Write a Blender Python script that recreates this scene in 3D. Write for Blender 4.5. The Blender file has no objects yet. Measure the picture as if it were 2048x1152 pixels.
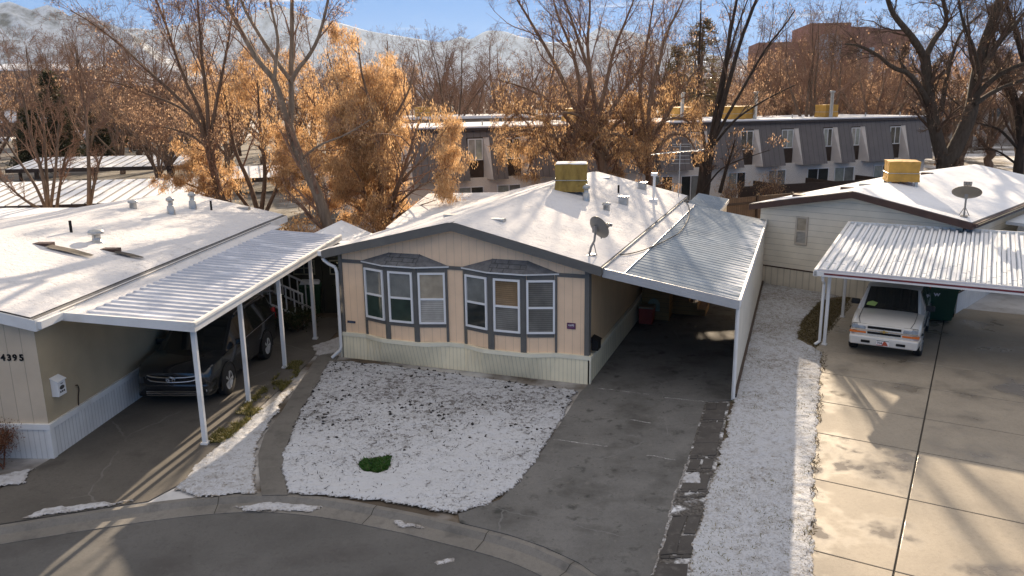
import bpy, math, random
import numpy as np
from mathutils import Vector, Matrix

# ------------------------------------------------------------------ camera, sky, sun, exposure
FOC, PITCH, ROLL, CAMH = 1582.1, 0.23279, -0.012186, 6.7375      # focal length in pixels of a 2048 px wide frame
scene = bpy.context.scene
COL = scene.collection
cam_d = bpy.data.cameras.new('camera')
cam = bpy.data.objects.new('camera', cam_d)
COL.objects.link(cam)
cam_d.sensor_width = 36.0
cam_d.lens = 36.0 * FOC / 2048.0
cam_d.clip_start = 0.1
cam_d.clip_end = 40000.0
cam.location = (0, 0, CAMH)
cam.matrix_world = (Matrix.Translation((0, 0, CAMH)) @ Matrix.Rotation(math.pi / 2 - PITCH, 4, 'X')
                    @ Matrix.Rotation(ROLL, 4, 'Z'))
scene.camera = cam

SUN_EL, SUN_AZ = math.radians(18.5), math.radians(9.3)             # azimuth measured from +Y towards +X
w = bpy.data.worlds.new('World')
scene.world = w
w.use_nodes = True
nt = w.node_tree
nt.nodes.clear()
wo = nt.nodes.new('ShaderNodeOutputWorld')
bg = nt.nodes.new('ShaderNodeBackground')
sky = nt.nodes.new('ShaderNodeTexSky')
sky.sky_type = 'NISHITA'
sky.sun_disc = False
sky.sun_elevation = SUN_EL
sky.sun_rotation = SUN_AZ
sky.altitude = 1300
sky.air_density = 1.0
sky.dust_density = 0.15
sky.ozone_density = 2.5
bg.inputs['Strength'].default_value = 0.13
# thin flat clouds low over the horizon, part of the sky itself
tc = nt.nodes.new('ShaderNodeTexCoord')
mp = nt.nodes.new('ShaderNodeMapping')
mp.inputs['Scale'].default_value = (5.0, 5.0, 60.0)
mp.inputs['Location'].default_value = (3.1, 0.4, 1.7)
nz = nt.nodes.new('ShaderNodeTexNoise')
nz.inputs['Scale'].default_value = 1.0
nz.inputs['Detail'].default_value = 5
rp = nt.nodes.new('ShaderNodeValToRGB')
rp.color_ramp.elements[0].position = 0.60
rp.color_ramp.elements[0].color = (0, 0, 0, 1)
rp.color_ramp.elements[1].position = 0.74
rp.color_ramp.elements[1].color = (0.85, 0.85, 0.85, 1)
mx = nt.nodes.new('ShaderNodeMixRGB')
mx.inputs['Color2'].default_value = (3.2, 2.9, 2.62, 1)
nt.links.new(tc.outputs['Generated'], mp.inputs['Vector'])
nt.links.new(mp.outputs['Vector'], nz.inputs['Vector'])
# bright cloud cover added overhead, out of view, to lift the fill in shade
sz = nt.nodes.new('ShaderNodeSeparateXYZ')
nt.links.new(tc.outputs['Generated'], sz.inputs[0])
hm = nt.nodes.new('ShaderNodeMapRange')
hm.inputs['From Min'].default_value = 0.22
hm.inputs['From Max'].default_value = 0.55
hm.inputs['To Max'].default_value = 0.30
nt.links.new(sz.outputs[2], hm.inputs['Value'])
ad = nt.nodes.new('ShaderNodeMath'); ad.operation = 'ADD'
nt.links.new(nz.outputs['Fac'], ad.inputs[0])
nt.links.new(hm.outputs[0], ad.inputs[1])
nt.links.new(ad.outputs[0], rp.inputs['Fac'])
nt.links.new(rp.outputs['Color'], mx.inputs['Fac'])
# soft shoulder on the sky's brightness: c / (1 + k c) per channel, as seen by camera and scene alike
pv = nt.nodes.new('ShaderNodeVectorMath'); pv.operation = 'MULTIPLY'
pv.inputs[1].default_value = (3.1, .86, .32)
pa = nt.nodes.new('ShaderNodeVectorMath'); pa.operation = 'ADD'
pa.inputs[1].default_value = (1, 1, 1)
pd = nt.nodes.new('ShaderNodeVectorMath'); pd.operation = 'DIVIDE'
nt.links.new(sky.outputs['Color'], pv.inputs[0])
nt.links.new(pv.outputs[0], pa.inputs[0])
nt.links.new(sky.outputs['Color'], pd.inputs[0])
nt.links.new(pa.outputs[0], pd.inputs[1])
nt.links.new(pd.outputs[0], mx.inputs['Color1'])
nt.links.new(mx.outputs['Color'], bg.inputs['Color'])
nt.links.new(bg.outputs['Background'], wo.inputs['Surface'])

sd = bpy.data.lights.new('sun', 'SUN')
sd.energy = 4.7
sd.angle = math.radians(0.5)
sd.color = (1.0, 0.80, 0.57)
so = bpy.data.objects.new('sun', sd)
COL.objects.link(so)
sun_dir = Vector((math.sin(SUN_AZ) * math.cos(SUN_EL), math.cos(SUN_AZ) * math.cos(SUN_EL), math.sin(SUN_EL)))
so.rotation_euler = sun_dir.to_track_quat('Z', 'Y').to_euler()
so.location = sun_dir * 50

scene.view_settings.view_transform = 'Standard'
scene.view_settings.look = 'None'
scene.view_settings.exposure = 1.4
scene.view_settings.gamma = 1.0
scene.render.engine = 'CYCLES'
scene.cycles.max_bounces = 6
scene.cycles.transparent_max_bounces = 12
scene.cycles.use_denoising = True

# ------------------------------------------------------------------ geometry helpers
_cp, _sp, _cr, _sr = math.cos(PITCH), math.sin(PITCH), math.cos(ROLL), math.sin(ROLL)


def ray(x, y):
    dx, dy = x - 1024, y - 576
    r = (_cr * dx + _sr * dy) / FOC
    u = -(-_sr * dx + _cr * dy) / FOC
    return np.array([r, _cp + u * _sp, -_sp + u * _cp])


def at(x, y, Y):
    """world point seen at photo pixel (x, y) at distance Y"""
    d = ray(x, y)
    return np.array([0, 0, CAMH]) + d * (Y / d[1])


def gp(x, y, z=0.0):
    d = ray(x, y)
    return np.array([0, 0, CAMH]) + d * ((z - CAMH) / d[2])


def link_mesh(name, me, parent=None, mats=()):
    o = bpy.data.objects.new(name, me)
    COL.objects.link(o)
    for m in mats:
        me.materials.append(m)
    if parent is not None:
        o.parent = parent
    return o


def fast_mesh(name, V, F, k, smooth=False):
    """V (n,3), F (m,k) arrays -> mesh"""
    me = bpy.data.meshes.new(name)
    V = np.asarray(V, np.float32)
    F = np.asarray(F, np.int32)
    me.vertices.add(len(V))
    me.vertices.foreach_set('co', V.ravel())
    me.loops.add(F.size)
    me.loops.foreach_set('vertex_index', F.ravel())
    me.polygons.add(len(F))
    me.polygons.foreach_set('loop_start', np.arange(0, F.size, k, dtype=np.int32))
    me.polygons.foreach_set('loop_total', np.full(len(F), k, np.int32))
    if smooth:
        me.polygons.foreach_set('use_smooth', np.ones(len(F), bool))
    me.update(calc_edges=True)
    return me


class MB:
    """collects shapes into one mesh"""

    def __init__(s):
        s.v, s.f, s.m = [], [], []
        s.sm = []

    def add(s, vs, fs, mi=0, smooth=False):
        b = len(s.v)
        s.v += [tuple(map(float, p)) for p in vs]
        for f in fs:
            s.f.append([b + i for i in f])
            s.m.append(mi)
            s.sm.append(smooth)
        return s

    def box(s, x0, x1, y0, y1, z0, z1, mi=0):
        vs = [(x, y, z) for z in (z0, z1) for y in (y0, y1) for x in (x0, x1)]
        return s.add(vs, [(0, 2, 3, 1), (4, 5, 7, 6), (0, 1, 5, 4), (2, 6, 7, 3), (0, 4, 6, 2), (1, 3, 7, 5)], mi)

    def hexa(s, p, mi=0):
        """8 points: bottom 4 ccw, top 4 ccw"""
        return s.add(p, [(3, 2, 1, 0), (4, 5, 6, 7), (0, 1, 5, 4), (1, 2, 6, 5), (2, 3, 7, 6), (3, 0, 4, 7)], mi)

    def prism(s, poly, axis, a0, a1, mi=0):
        """extrude a 2D polygon: axis 0: poly=(y,z) along x; 1: poly=(x,z) along y; 2: poly=(x,y) along z"""
        n = len(poly)

        def P(q, a):
            return (a, q[0], q[1]) if axis == 0 else ((q[0], a, q[1]) if axis == 1 else (q[0], q[1], a))
        vs = [P(q, a0) for q in poly] + [P(q, a1) for q in poly]
        fs = [tuple(range(n))[::-1], tuple(range(n, 2 * n))] + [(i, (i + 1) % n, n + (i + 1) % n, n + i) for i in range(n)]
        return s.add(vs, fs, mi)

    def quad(s, a, b, c, d, mi=0):
        return s.add([a, b, c, d], [(0, 1, 2, 3)], mi)

    def slab(s, a, b, c, d, t, mi=0):
        """quad a,b,c,d thickened downward by t"""
        lo = [(p[0], p[1], p[2] - t) for p in (a, b, c, d)]
        return s.hexa(lo + [a, b, c, d], mi)

    def cyl(s, p0, p1, r0, r1=None, n=12, mi=0, cap=True, smooth=True):
        r1 = r0 if r1 is None else r1
        p0, p1 = Vector(p0), Vector(p1)
        t = (p1 - p0).normalized()
        a = t.orthogonal().normalized()
        b = t.cross(a)
        vs = []
        for p, r in ((p0, r0), (p1, r1)):
            for i in range(n):
                q = 2 * math.pi * i / n
                vs.append(p + a * (r * math.cos(q)) + b * (r * math.sin(q)))
        s.add(vs, [(i, (i + 1) % n, n + (i + 1) % n, n + i) for i in range(n)], mi, smooth)
        if cap:
            s.add(vs, [tuple(range(n))[::-1], tuple(range(n, 2 * n))], mi)
        return s

    def tube(s, pts, r, n=8, mi=0):
        for a, b in zip(pts[:-1], pts[1:]):
            s.cyl(a, b, r, n=n, mi=mi)
        return s

    def lathe(s, prof, c, n=20, mi=0, axis=(0, 0, 1)):
        """prof: (r, h) list revolved about axis through c"""
        t = Vector(axis).normalized()
        a = t.orthogonal().normalized()
        b = t.cross(a)
        c = Vector(c)
        vs = []
        for r, h in prof:
            for i in range(n):
                q = 2 * math.pi * i / n
                vs.append(c + t * h + a * (r * math.cos(q)) + b * (r * math.sin(q)))
        fs = [(k * n + i, k * n + (i + 1) % n, (k + 1) * n + (i + 1) % n, (k + 1) * n + i)
              for k in range(len(prof) - 1) for i in range(n)]
        return s.add(vs, fs, mi, True)

    def build(s, name, mats, parent=None, bevel=0.0):
        me = bpy.data.meshes.new(name)
        me.from_pydata(s.v, [], s.f)
        me.polygons.foreach_set('material_index', s.m)
        me.polygons.foreach_set('use_smooth', s.sm)
        me.update()
        if not isinstance(mats, (list, tuple)):
            mats = [mats]
        o = link_mesh(name, me, parent, mats)
        if bevel:
            md = o.modifiers.new('bevel', 'BEVEL')
            md.width = bevel
            md.segments = 2
            md.limit_method = 'ANGLE'
        return o


def thing(name, label, cat, loc=(0, 0, 0), rz=0.0, group=None):
    o = bpy.data.objects.new(name, None)
    COL.objects.link(o)
    o.empty_display_size = 0.3
    o.location = loc
    o.rotation_euler = (0, 0, rz)
    return tag(o, label, cat, group)


def tag(o, label=None, cat=None, group=None, kind=None):
    if label:
        o['label'] = label
    if cat:
        o['category'] = cat
    if group:
        o['group'] = group
    if kind:
        o['kind'] = kind
    return o


def copy_tree(root, loc, rz, label, group=None, scale=None):
    r = root.copy()
    COL.objects.link(r)
    r.location = loc
    r.rotation_euler = (0, 0, rz)
    r['label'] = label
    if group:
        r['group'] = group
    if scale:
        r.scale = scale
    for ch in list(root.children):
        c = ch.copy()
        COL.objects.link(c)
        c.parent = r
        for g in list(ch.children):
            d = g.copy()
            COL.objects.link(d)
            d.parent = c
    return r


def text_mesh(txt, size, depth=0.004, bold=0.0):
    cu = bpy.data.curves.new('lettering', 'FONT')
    cu.body = txt
    cu.size = size
    cu.extrude = depth
    cu.offset = bold
    cu.align_x = 'CENTER'
    cu.align_y = 'CENTER'
    t = bpy.data.objects.new('lettering', cu)
    COL.objects.link(t)
    dg = bpy.context.evaluated_depsgraph_get()
    me = bpy.data.meshes.new_from_object(t.evaluated_get(dg))
    bpy.data.objects.remove(t)
    bpy.data.curves.remove(cu)
    return me


def put_text(name, txt, size, mat, parent, M4, depth=0.004, bold=0.0):
    me = text_mesh(txt, size, depth, bold)
    me.transform(M4)
    return link_mesh(name, me, parent, [mat])


# ------------------------------------------------------------------ numpy noise
def vnoise(x, y, seed=0):
    xi, yi = np.floor(x).astype(np.int64), np.floor(y).astype(np.int64)
    fx, fy = x - xi, y - yi
    fx, fy = fx * fx * (3 - 2 * fx), fy * fy * (3 - 2 * fy)

    def h(a, b):
        n = (a * 374761393 + b * 668265263 + seed * 974711) & 0x7fffffff
        n = ((n ^ (n >> 13)) * 1274126177) & 0x7fffffff
        return ((n ^ (n >> 16)) & 0xffff) / 65535.0
    return (h(xi, yi) * (1 - fx) + h(xi + 1, yi) * fx) * (1 - fy) + (h(xi, yi + 1) * (1 - fx) + h(xi + 1, yi + 1) * fx) * fy


def fbm(x, y, seed=0, oct=4):
    a, t, s = 0.0, 0.0, 1.0
    for i in range(oct):
        a = a + vnoise(x * 2 ** i, y * 2 ** i, seed + i * 17) * s
        t += s
        s *= 0.5
    return a / t


def in_poly(x, y, poly):
    ins = np.zeros(x.shape, bool)
    n = len(poly)
    for i in range(n):
        x0, y0 = poly[i][:2]
        x1, y1 = poly[(i + 1) % n][:2]
        if y0 == y1:
            continue
        c = ((y0 > y) != (y1 > y)) & (x < (x1 - x0) * (y - y0) / (y1 - y0) + x0)
        ins ^= c
    return ins


def spline(pts, n=8):
    p = [np.array(q, float) for q in pts]
    p = [2 * p[0] - p[1]] + p + [2 * p[-1] - p[-2]]
    out = []
    for i in range(1, len(p) - 2):
        for k in range(n):
            t = k / n
            out.append(0.5 * (2 * p[i] + (p[i + 1] - p[i - 1]) * t + (2 * p[i - 1] - 5 * p[i] + 4 * p[i + 1] - p[i + 2]) * t * t
                              + (3 * p[i] - p[i - 1] - 3 * p[i + 1] + p[i + 2]) * t ** 3))
    out.append(p[-2])
    return out


def snow_patch(name, poly, mat, res=0.05, hgt=0.07, z0=0.0, seed=1, ragged=0.12, hole=None):
    """a heightfield of lying snow over a ground polygon, thinning out to a ragged edge"""
    P = np.array([q[:2] for q in poly])
    lo, hi = P.min(0) - 0.2, P.max(0) + 0.2
    nx, ny = int((hi[0] - lo[0]) / res) + 1, int((hi[1] - lo[1]) / res) + 1
    X, Y = np.meshgrid(lo[0] + np.arange(nx) * res, lo[1] + np.arange(ny) * res)
    wx = X + (fbm(X * 3, Y * 3, seed) - .5) * ragged * 2
    wy = Y + (fbm(X * 3, Y * 3, seed + 5) - .5) * ragged * 2
    wx = wx + (fbm(X * 14, Y * 14, seed + 21, 3) - .5) * ragged
    wy = wy + (fbm(X * 14, Y * 14, seed + 25, 3) - .5) * ragged
    m = in_poly(wx, wy, P)
    if hole is not None:
        hr = .95 + 2.6 * (fbm(X * 2.6, Y * 2.6, seed + 40, 4) - .5)
        m &= ~(((wx - hole[0]) / hole[2]) ** 2 + ((wy - hole[1]) / hole[3]) ** 2 < hr)
    b = m.astype(float)
    for _ in range(4):
        q = np.pad(b, 1, mode='edge')
        b = (q[:-2, 1:-1] + q[2:, 1:-1] + q[1:-1, :-2] + q[1:-1, 2:] + q[1:-1, 1:-1]) / 5
    e = b.copy()
    for _ in range(int(.45 / res)):
        q = np.pad(e, 1, mode='edge')
        e = (q[:-2, 1:-1] + q[2:, 1:-1] + q[1:-1, :-2] + q[1:-1, 2:] + q[1:-1, 1:-1]) / 5
    b = np.clip((b - .35) / .65, 0, 1)
    Z = z0 + b * hgt * (.35 + .9 * fbm(X * 2.2, Y * 2.2, seed + 9)) + b * .035 * min(1., hgt / .04) * (fbm(X * 9, Y * 9, seed + 3, 3) - .5)
    V = np.stack([X, Y, Z], -1).reshape(-1, 3)
    idx = np.arange(nx * ny).reshape(ny, nx)
    cm = m[:-1, :-1] & m[1:, :-1] & m[:-1, 1:] & m[1:, 1:]
    F = np.stack([idx[:-1, :-1], idx[:-1, 1:], idx[1:, 1:], idx[1:, :-1]], -1)[cm]
    used = np.unique(F)
    remap = np.zeros(nx * ny, np.int64)
    remap[used] = np.arange(len(used))
    me = fast_mesh(name, V[used], remap[F], 4, True)
    at_ = me.attributes.new('thin', 'FLOAT', 'POINT')
    at_.data.foreach_set('value', np.clip((.98 - e) / .48, 0, 1).reshape(-1)[used].astype(np.float32))
    return link_mesh(name, me, None, [mat])


# ------------------------------------------------------------------ materials
class NT:
    def __init__(s, name):
        s.mat = bpy.data.materials.new(name)
        s.mat.use_nodes = True
        s.t = s.mat.node_tree
        s.t.nodes.clear()
        s.out = s.n('ShaderNodeOutputMaterial')
        s.tc = s.n('ShaderNodeTexCoord')

    def n(s, typ, **kw):
        x = s.t.nodes.new(typ)
        for k, v in kw.items():
            setattr(x, k, v)
        return x

    def l(s, a, b):
        s.t.links.new(a, b)

    def math(s, op, a, b=None, clamp=False):
        x = s.n('ShaderNodeMath', operation=op)
        x.use_clamp = clamp
        for i, q in enumerate((a, b)):
            if q is None:
                continue
            if isinstance(q, (int, float)):
                x.inputs[i].default_value = q
            else:
                s.l(q, x.inputs[i])
        return x.outputs[0]

    def noise(s, scale, detail=4, rough=.55, coord=None, vec=None):
        x = s.n('ShaderNodeTexNoise')
        x.inputs['Scale'].default_value = scale
        x.inputs['Detail'].default_value = detail
        x.inputs['Roughness'].default_value = rough
        c = coord or s.tc.outputs['Object']
        if vec:
            m = s.n('ShaderNodeMapping')
            m.inputs['Scale'].default_value = vec
            s.l(c, m.inputs['Vector'])
            c = m.outputs['Vector']
        s.l(c, x.inputs['Vector'])
        return x.outputs['Fac']

    def step(s, v, a, b):
        """0 below a, 1 above b"""
        x = s.n('ShaderNodeMapRange')
        x.inputs['From Min'].default_value = a
        x.inputs['From Max'].default_value = b
        x.clamp = True
        s.l(v, x.inputs['Value'])
        return x.outputs[0]

    def mix(s, f, a, b):
        x = s.n('ShaderNodeMixRGB')
        for i, q in ((0, f), (1, a), (2, b)):
            if isinstance(q, (int, float)):
                x.inputs[i].default_value = q
            elif isinstance(q, tuple):
                x.inputs[i].default_value = (*q[:3], 1)
            else:
                s.l(q, x.inputs[i])
        return x.outputs[0]

    def axis(s, i):
        x = s.n('ShaderNodeSeparateXYZ')
        s.l(s.tc.outputs['Object'], x.inputs[0])
        return x.outputs[i]

    def groove(s, axis, spacing, width, off=0.0):
        """1 inside thin parallel lines"""
        v = s.math('ADD', s.axis(axis), off + 100 * spacing)
        f = s.math('FRACT', s.math('DIVIDE', v, spacing))
        return s.math('LESS_THAN', f, width / spacing)

    def finish(s, col, rough=.6, metal=0., bump=None, bstr=.3, bdist=.02, spec=.5, coat=0., trans=None):
        p = s.n('ShaderNodeBsdfPrincipled')
        for key, v in (('Base Color', col), ('Roughness', rough), ('Metallic', metal)):
            if isinstance(v, tuple):
                p.inputs[key].default_value = (*v[:3], 1)
            elif isinstance(v, (int, float)):
                p.inputs[key].default_value = v
            else:
                s.l(v, p.inputs[key])
        p.inputs['Specular IOR Level'].default_value = spec
        p.inputs['Coat Weight'].default_value = coat
        if bump is not None:
            b = s.n('ShaderNodeBump')
            b.inputs['Strength'].default_value = bstr
            b.inputs['Distance'].default_value = bdist
            s.l(bump, b.inputs['Height'])
            s.l(b.outputs[0], p.inputs['Normal'])
        res = p.outputs[0]
        if trans is not None:
            t = s.n('ShaderNodeBsdfTranslucent')
            if isinstance(col, tuple):
                t.inputs[0].default_value = (*col[:3], 1)
            else:
                s.l(col, t.inputs[0])
            m = s.n('ShaderNodeMixShader')
            m.inputs[0].default_value = trans
            s.l(p.outputs[0], m.inputs[1])
            s.l(t.outputs[0], m.inputs[2])
            res = m.outputs[0]
        s.l(res, s.out.inputs['Surface'])
        return s.mat


def sc(c, k):
    return tuple(min(1, x * k) for x in c)


def plain(name, col, rough=.6, var=.15, scale=4., metal=0., bump=.15, spec=.5, coat=0., dirt=None):
    t = NT(name)
    f = t.noise(scale, 5)
    c = t.mix(t.step(f, .3, .7), sc(col, 1 - var), sc(col, 1 + var))
    g = t.noise(scale * 14, 3)
    c = t.mix(t.math('MULTIPLY', t.step(g, .45, .8), var * .8), c, sc(col, 1 - 2.2 * var))
    if dirt:
        c = t.mix(t.math('MULTIPLY', t.step(t.noise(1.3, 6, .65), .52, .75), dirt[1]), c, dirt[0])
    return t.finish(c, rough, metal, g, bump, .01, spec, coat)


def grooved(name, col, axis, spacing, width=.012, dark=.45, rough=.65, var=.08, metal=0., streak=None, bstr=.5):
    """board siding, standing-seam metal, pickets: colour with thin parallel grooves"""
    t = NT(name)
    f = t.noise(1.6, 5)
    c = t.mix(t.step(f, .3, .7), sc(col, 1 - var), sc(col, 1 + var))
    if streak:
        vec = (6, 6, .35) if axis != 2 else (.5, .5, 6)
        s_ = t.step(t.noise(1.2, 5, .6, vec=vec), .5, .78)
        c = t.mix(t.math('MULTIPLY', s_, streak[1]), c, streak[0])
    g = t.groove(axis, spacing, width)
    c = t.mix(t.math('MULTIPLY', g, 1 - dark), c, sc(col, dark * .5))
    h = t.math('SUBTRACT', t.math('MULTIPLY', t.noise(40, 2), .15), g)
    return t.finish(c, rough, metal, h, bstr, .012)


def snow_mat(name, speck=None, soil=(.05, .042, .035), scale=1., tint=(.80, .82, .86), fine=.0, zone=None, edge=False):
    """lying snow; speck=(noise scale, lo, hi): soil and dead grass showing through"""
    t = NT(name)
    big = t.noise(1.1 * scale, 5)
    c = t.mix(t.step(big, .3, .7), sc(tint, .93), tint)
    h = t.math('ADD', t.noise(7 * scale, 5), t.math('MULTIPLY', t.noise(38 * scale, 3), .35))
    if speck:
        for (s_, lo, hi, amt) in speck:
            n = t.noise(s_, 4, .7)
            th = t.math('ADD', n, t.math('MULTIPLY', t.math('SUBTRACT', t.noise(.55, 3), .5), .22))
            if zone:
                th = t.math('ADD', th, t.math('MULTIPLY', t.step(t.axis(1), zone[0], zone[1]), zone[2]))
            k = t.step(th, lo, hi)
            c = t.mix(t.math('MULTIPLY', k, amt), c, t.mix(t.step(t.noise(23, 2), .4, .6), soil, sc(soil, 2.2)))
            h = t.math('SUBTRACT', h, t.math('MULTIPLY', k, .5))
    if edge:
        a_ = t.n('ShaderNodeAttribute', attribute_name='thin')
        th = t.math('ADD', t.noise(16, 5, .7), t.math('MULTIPLY', a_.outputs['Fac'], .30))
        k = t.step(th, .66, .78)
        c = t.mix(t.math('MULTIPLY', k, .85), c, t.mix(t.step(t.noise(31, 2), .4, .6), sc(soil, 1.3), sc(soil, 2.4)))
    return t.finish(c, .95, 0, h, .55, .04, .05)


def pavement(name, col, var=.25, cracks=None, stain=None, wet=None, rough=.85):
    t = NT(name)
    c = t.mix(t.step(t.noise(.7, 6, .6), .3, .72), sc(col, 1 - var), sc(col, 1 + var))
    gr = t.noise(60, 3, .7)
    c = t.mix(t.math('MULTIPLY', t.step(gr, .35, .75), .5), c, sc(col, .62))
    c = t.mix(t.math('MULTIPLY', t.step(t.noise(150, 2), .62, .7), .35), c, sc(col, 1.7))
    c = t.mix(t.math('MULTIPLY', t.step(t.noise(13, 6, .75), .50, .66), .38), c, sc(col, .55))
    c = t.mix(t.math('MULTIPLY', t.step(t.noise(24, 5, .75), .56, .70), .30), c, sc(col, 1.5))
    r = rough
    if stain:
        for (s_, lo, hi, cc, am) in stain:
            k = t.step(t.noise(s_, 5, .6), lo, hi)
            c = t.mix(t.math('MULTIPLY', k, am), c, cc)
    h = t.math('MULTIPLY', gr, .6)
    if cracks:
        s_, wdt, cc = cracks
        ns = t.n('ShaderNodeTexNoise')
        ns.inputs['Scale'].default_value = 3.
        ns.inputs['Detail'].default_value = 6
        t.l(t.tc.outputs['Object'], ns.inputs['Vector'])
        ad = t.n('ShaderNodeMixRGB')
        ad.inputs[0].default_value = .18
        t.l(t.tc.outputs['Object'], ad.inputs[1])
        t.l(ns.outputs['Color'], ad.inputs[2])
        vo = t.n('ShaderNodeTexVoronoi', feature='DISTANCE_TO_EDGE')
        vo.inputs['Scale'].default_value = s_
        t.l(ad.outputs[0], vo.inputs['Vector'])
        k = t.math('LESS_THAN', vo.outputs['Distance'], wdt)
        k = t.math('MULTIPLY', k, t.step(t.noise(.9, 3), .46, .56))
        c = t.mix(t.math('MULTIPLY', k, .45), c, cc)
        h = t.math('SUBTRACT', h, k)
    if wet:
        k = t.step(t.noise(wet[0], 5, .6), wet[1], wet[2])
        c = t.mix(t.math('MULTIPLY', k, .55), c, sc(col, .35))
        x = t.n('ShaderNodeMapRange')
        x.inputs['To Min'].default_value = rough
        x.inputs['To Max'].default_value = .22
        t.l(k, x.inputs['Value'])
        r = x.outputs[0]
    return t.finish(c, r, 0, h, .5, .008, .4)


def leafy(name, cols, trans=.45, rough=.5):
    t = NT(name)
    g = t.n('ShaderNodeNewGeometry')
    r = t.n('ShaderNodeValToRGB')
    el = r.color_ramp.elements
    while len(el) < len(cols):
        el.new(.5)
    for i, c in enumerate(cols):
        el[i].position = i / (len(cols) - 1)
        el[i].color = (*c, 1)
    t.l(g.outputs['Random Per Island'], r.inputs[0])
    return t.finish(r.outputs[0], rough, 0, trans=trans, spec=.25)


def bark(name, col):
    t = NT(name)
    f = t.noise(3, 5, .65, vec=(3, 3, .6))
    c = t.mix(t.step(f, .3, .7), sc(col, .6), sc(col, 1.35))
    return t.finish(c, .85, 0, f, .8, .04, .2)


SNOWC = (.80, .82, .86)
m_snow = snow_mat('clean_snow')
m_roofsnow = snow_mat('roof_snow', speck=((2.2, .56, .74, .45), (9., .58, .7, .35)), soil=(.30, .29, .29), tint=(.66, .66, .68))
m_thin = snow_mat('thin_roof_snow', speck=((5., .56, .75, .5),), soil=(.25, .24, .23))
m_lawn = snow_mat('lawn_snow', speck=((10., .60, .68, .75), (3., .56, .76, .25), (30., .57, .72, .5)), soil=(.05, .042, .035), zone=(12.8, 16.5, .075), edge=True, tint=(.53, .55, .59))
m_lawn2 = snow_mat('yard_snow', speck=((4., .50, .72, .4), (14., .56, .68, .65), (34., .53, .68, .45)), soil=(.12, .10, .075), zone=(15, 23, .07), edge=True, tint=(.53, .55, .59))
m_joint = plain('joint_dirt', (.045, .04, .034), .9)
m_asph = pavement('driveway_asphalt', (.150, .148, .144), .3, (.30, .0032, (.2, .2, .2)),
                  ((.9, .5, .66, (.06, .058, .054), .75), (2.6, .58, .70, (.028, .03, .027), .75), (5., .60, .70, (.19, .18, .165), .4), (11., .64, .70, (.03, .03, .028), .7)))
m_asph2 = pavement('old_asphalt', (.115, .106, .095), .3, (.26, .004, (.2, .19, .18)),
                   ((1.4, .55, .75, (.03, .027, .023), .6),))
m_street = pavement('street_asphalt', (.112, .110, .108), .22, None, ((.8, .5, .68, (.066, .062, .06), .7), (3.5, .6, .7, (.13, .125, .12), .35), (9., .64, .70, (.05, .048, .045), .5)))
m_conc = pavement('concrete', (.32, .28, .225), .14, None, ((1.6, .5, .72, (.235, .205, .165), .35),), (.55, .50, .62), .75)
m_curb = pavement('kerb_concrete', (.195, .185, .17), .18, None, ((2.5, .52, .68, (.10, .097, .093), .75),))
m_walk = pavement('path_concrete', (.16, .152, .14), .2, None, ((3, .5, .7, (.08, .078, .07), .6),))
m_paver = pavement('paver', (.085, .078, .073), .3, None, ((4, .5, .7, (.045, .042, .04), .6), (7., .55, .68, (.16, .15, .14), .4)))
m_white = plain('white_paint', (.74, .74, .73), .45, .05, 3, bump=.05, dirt=((.45, .42, .36), .35))
m_vinyl = plain('white_vinyl', (.80, .80, .80), .35, .03, 3, bump=.03)
m_greytrim = plain('grey_trim', (.125, .12, .11), .6, .1, 5)
m_shingle = plain('grey_shingle', (.15, .15, .155), .9, .25, 9, bump=.5)
m_shingle_d = plain('shingle_gap', (.05, .05, .052), .9)
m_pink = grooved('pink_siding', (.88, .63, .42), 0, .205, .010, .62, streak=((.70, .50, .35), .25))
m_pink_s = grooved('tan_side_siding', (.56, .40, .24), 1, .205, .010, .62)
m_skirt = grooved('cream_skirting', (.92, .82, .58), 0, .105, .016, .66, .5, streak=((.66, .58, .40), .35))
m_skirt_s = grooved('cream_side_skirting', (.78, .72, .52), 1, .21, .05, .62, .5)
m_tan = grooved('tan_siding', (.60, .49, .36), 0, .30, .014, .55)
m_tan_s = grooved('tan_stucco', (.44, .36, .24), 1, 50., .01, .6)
m_wskirt = grooved('white_skirting', (.70, .70, .69), 0, .11, .02, .7, .5)
m_wskirt_s = grooved('white_side_skirting', (.70, .70, .69), 1, .11, .02, .62, .5, streak=((.40, .38, .35), .35))
m_lap = grooved('white_lap_siding', (.76, .70, .58), 2, .215, .016, .55)
m_rskirt = grooved('cream_rib_skirting', (.64, .58, .47), 0, .24, .045, .66, .5, streak=((.42, .36, .26), .3))
m_metal = plain('corrugated_metal', (.52, .56, .60), .42, .08, 2.0, .25, bump=.05)
m_brown = plain('brown_trim', (.060, .030, .022), .6, .2, 4)
m_galv = plain('galvanised', (.42, .43, .43), .4, .15, 6, .7)
m_black = plain('black_plastic', (.012, .012, .013), .7, .2, 5, spec=.15)
m_dish = plain('dish_grey', (.16, .155, .145), .5, .1, 5)
m_bracket = plain('bracket_grey', (.22, .21, .20), .5, .1, 5)
m_tarp = NT('cooler_cover')
_f = m_tarp.noise(2.5, 5, .6, vec=(2.5, 2.5, .8))
m_tarp = m_tarp.finish(m_tarp.mix(m_tarp.step(_f, .3, .7), (.20, .125, .025), (.36, .24, .055)), .75, 0, _f, .9, .06)
m_orange = plain('orange_cover', (.46, .26, .05), .75, .2, 3, bump=.3)
m_mansard = grooved('mansard_metal', (.135, .118, .112), 0, .42, .05, .5, .5, .1)
m_brick = NT('painted_brick')
_b = m_brick.n('ShaderNodeTexBrick')
_mp = m_brick.n('ShaderNodeMapping')
_mp.inputs['Rotation'].default_value = (math.pi / 2, 0, 0)
m_brick.l(m_brick.tc.outputs['Object'], _mp.inputs[0])
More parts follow.
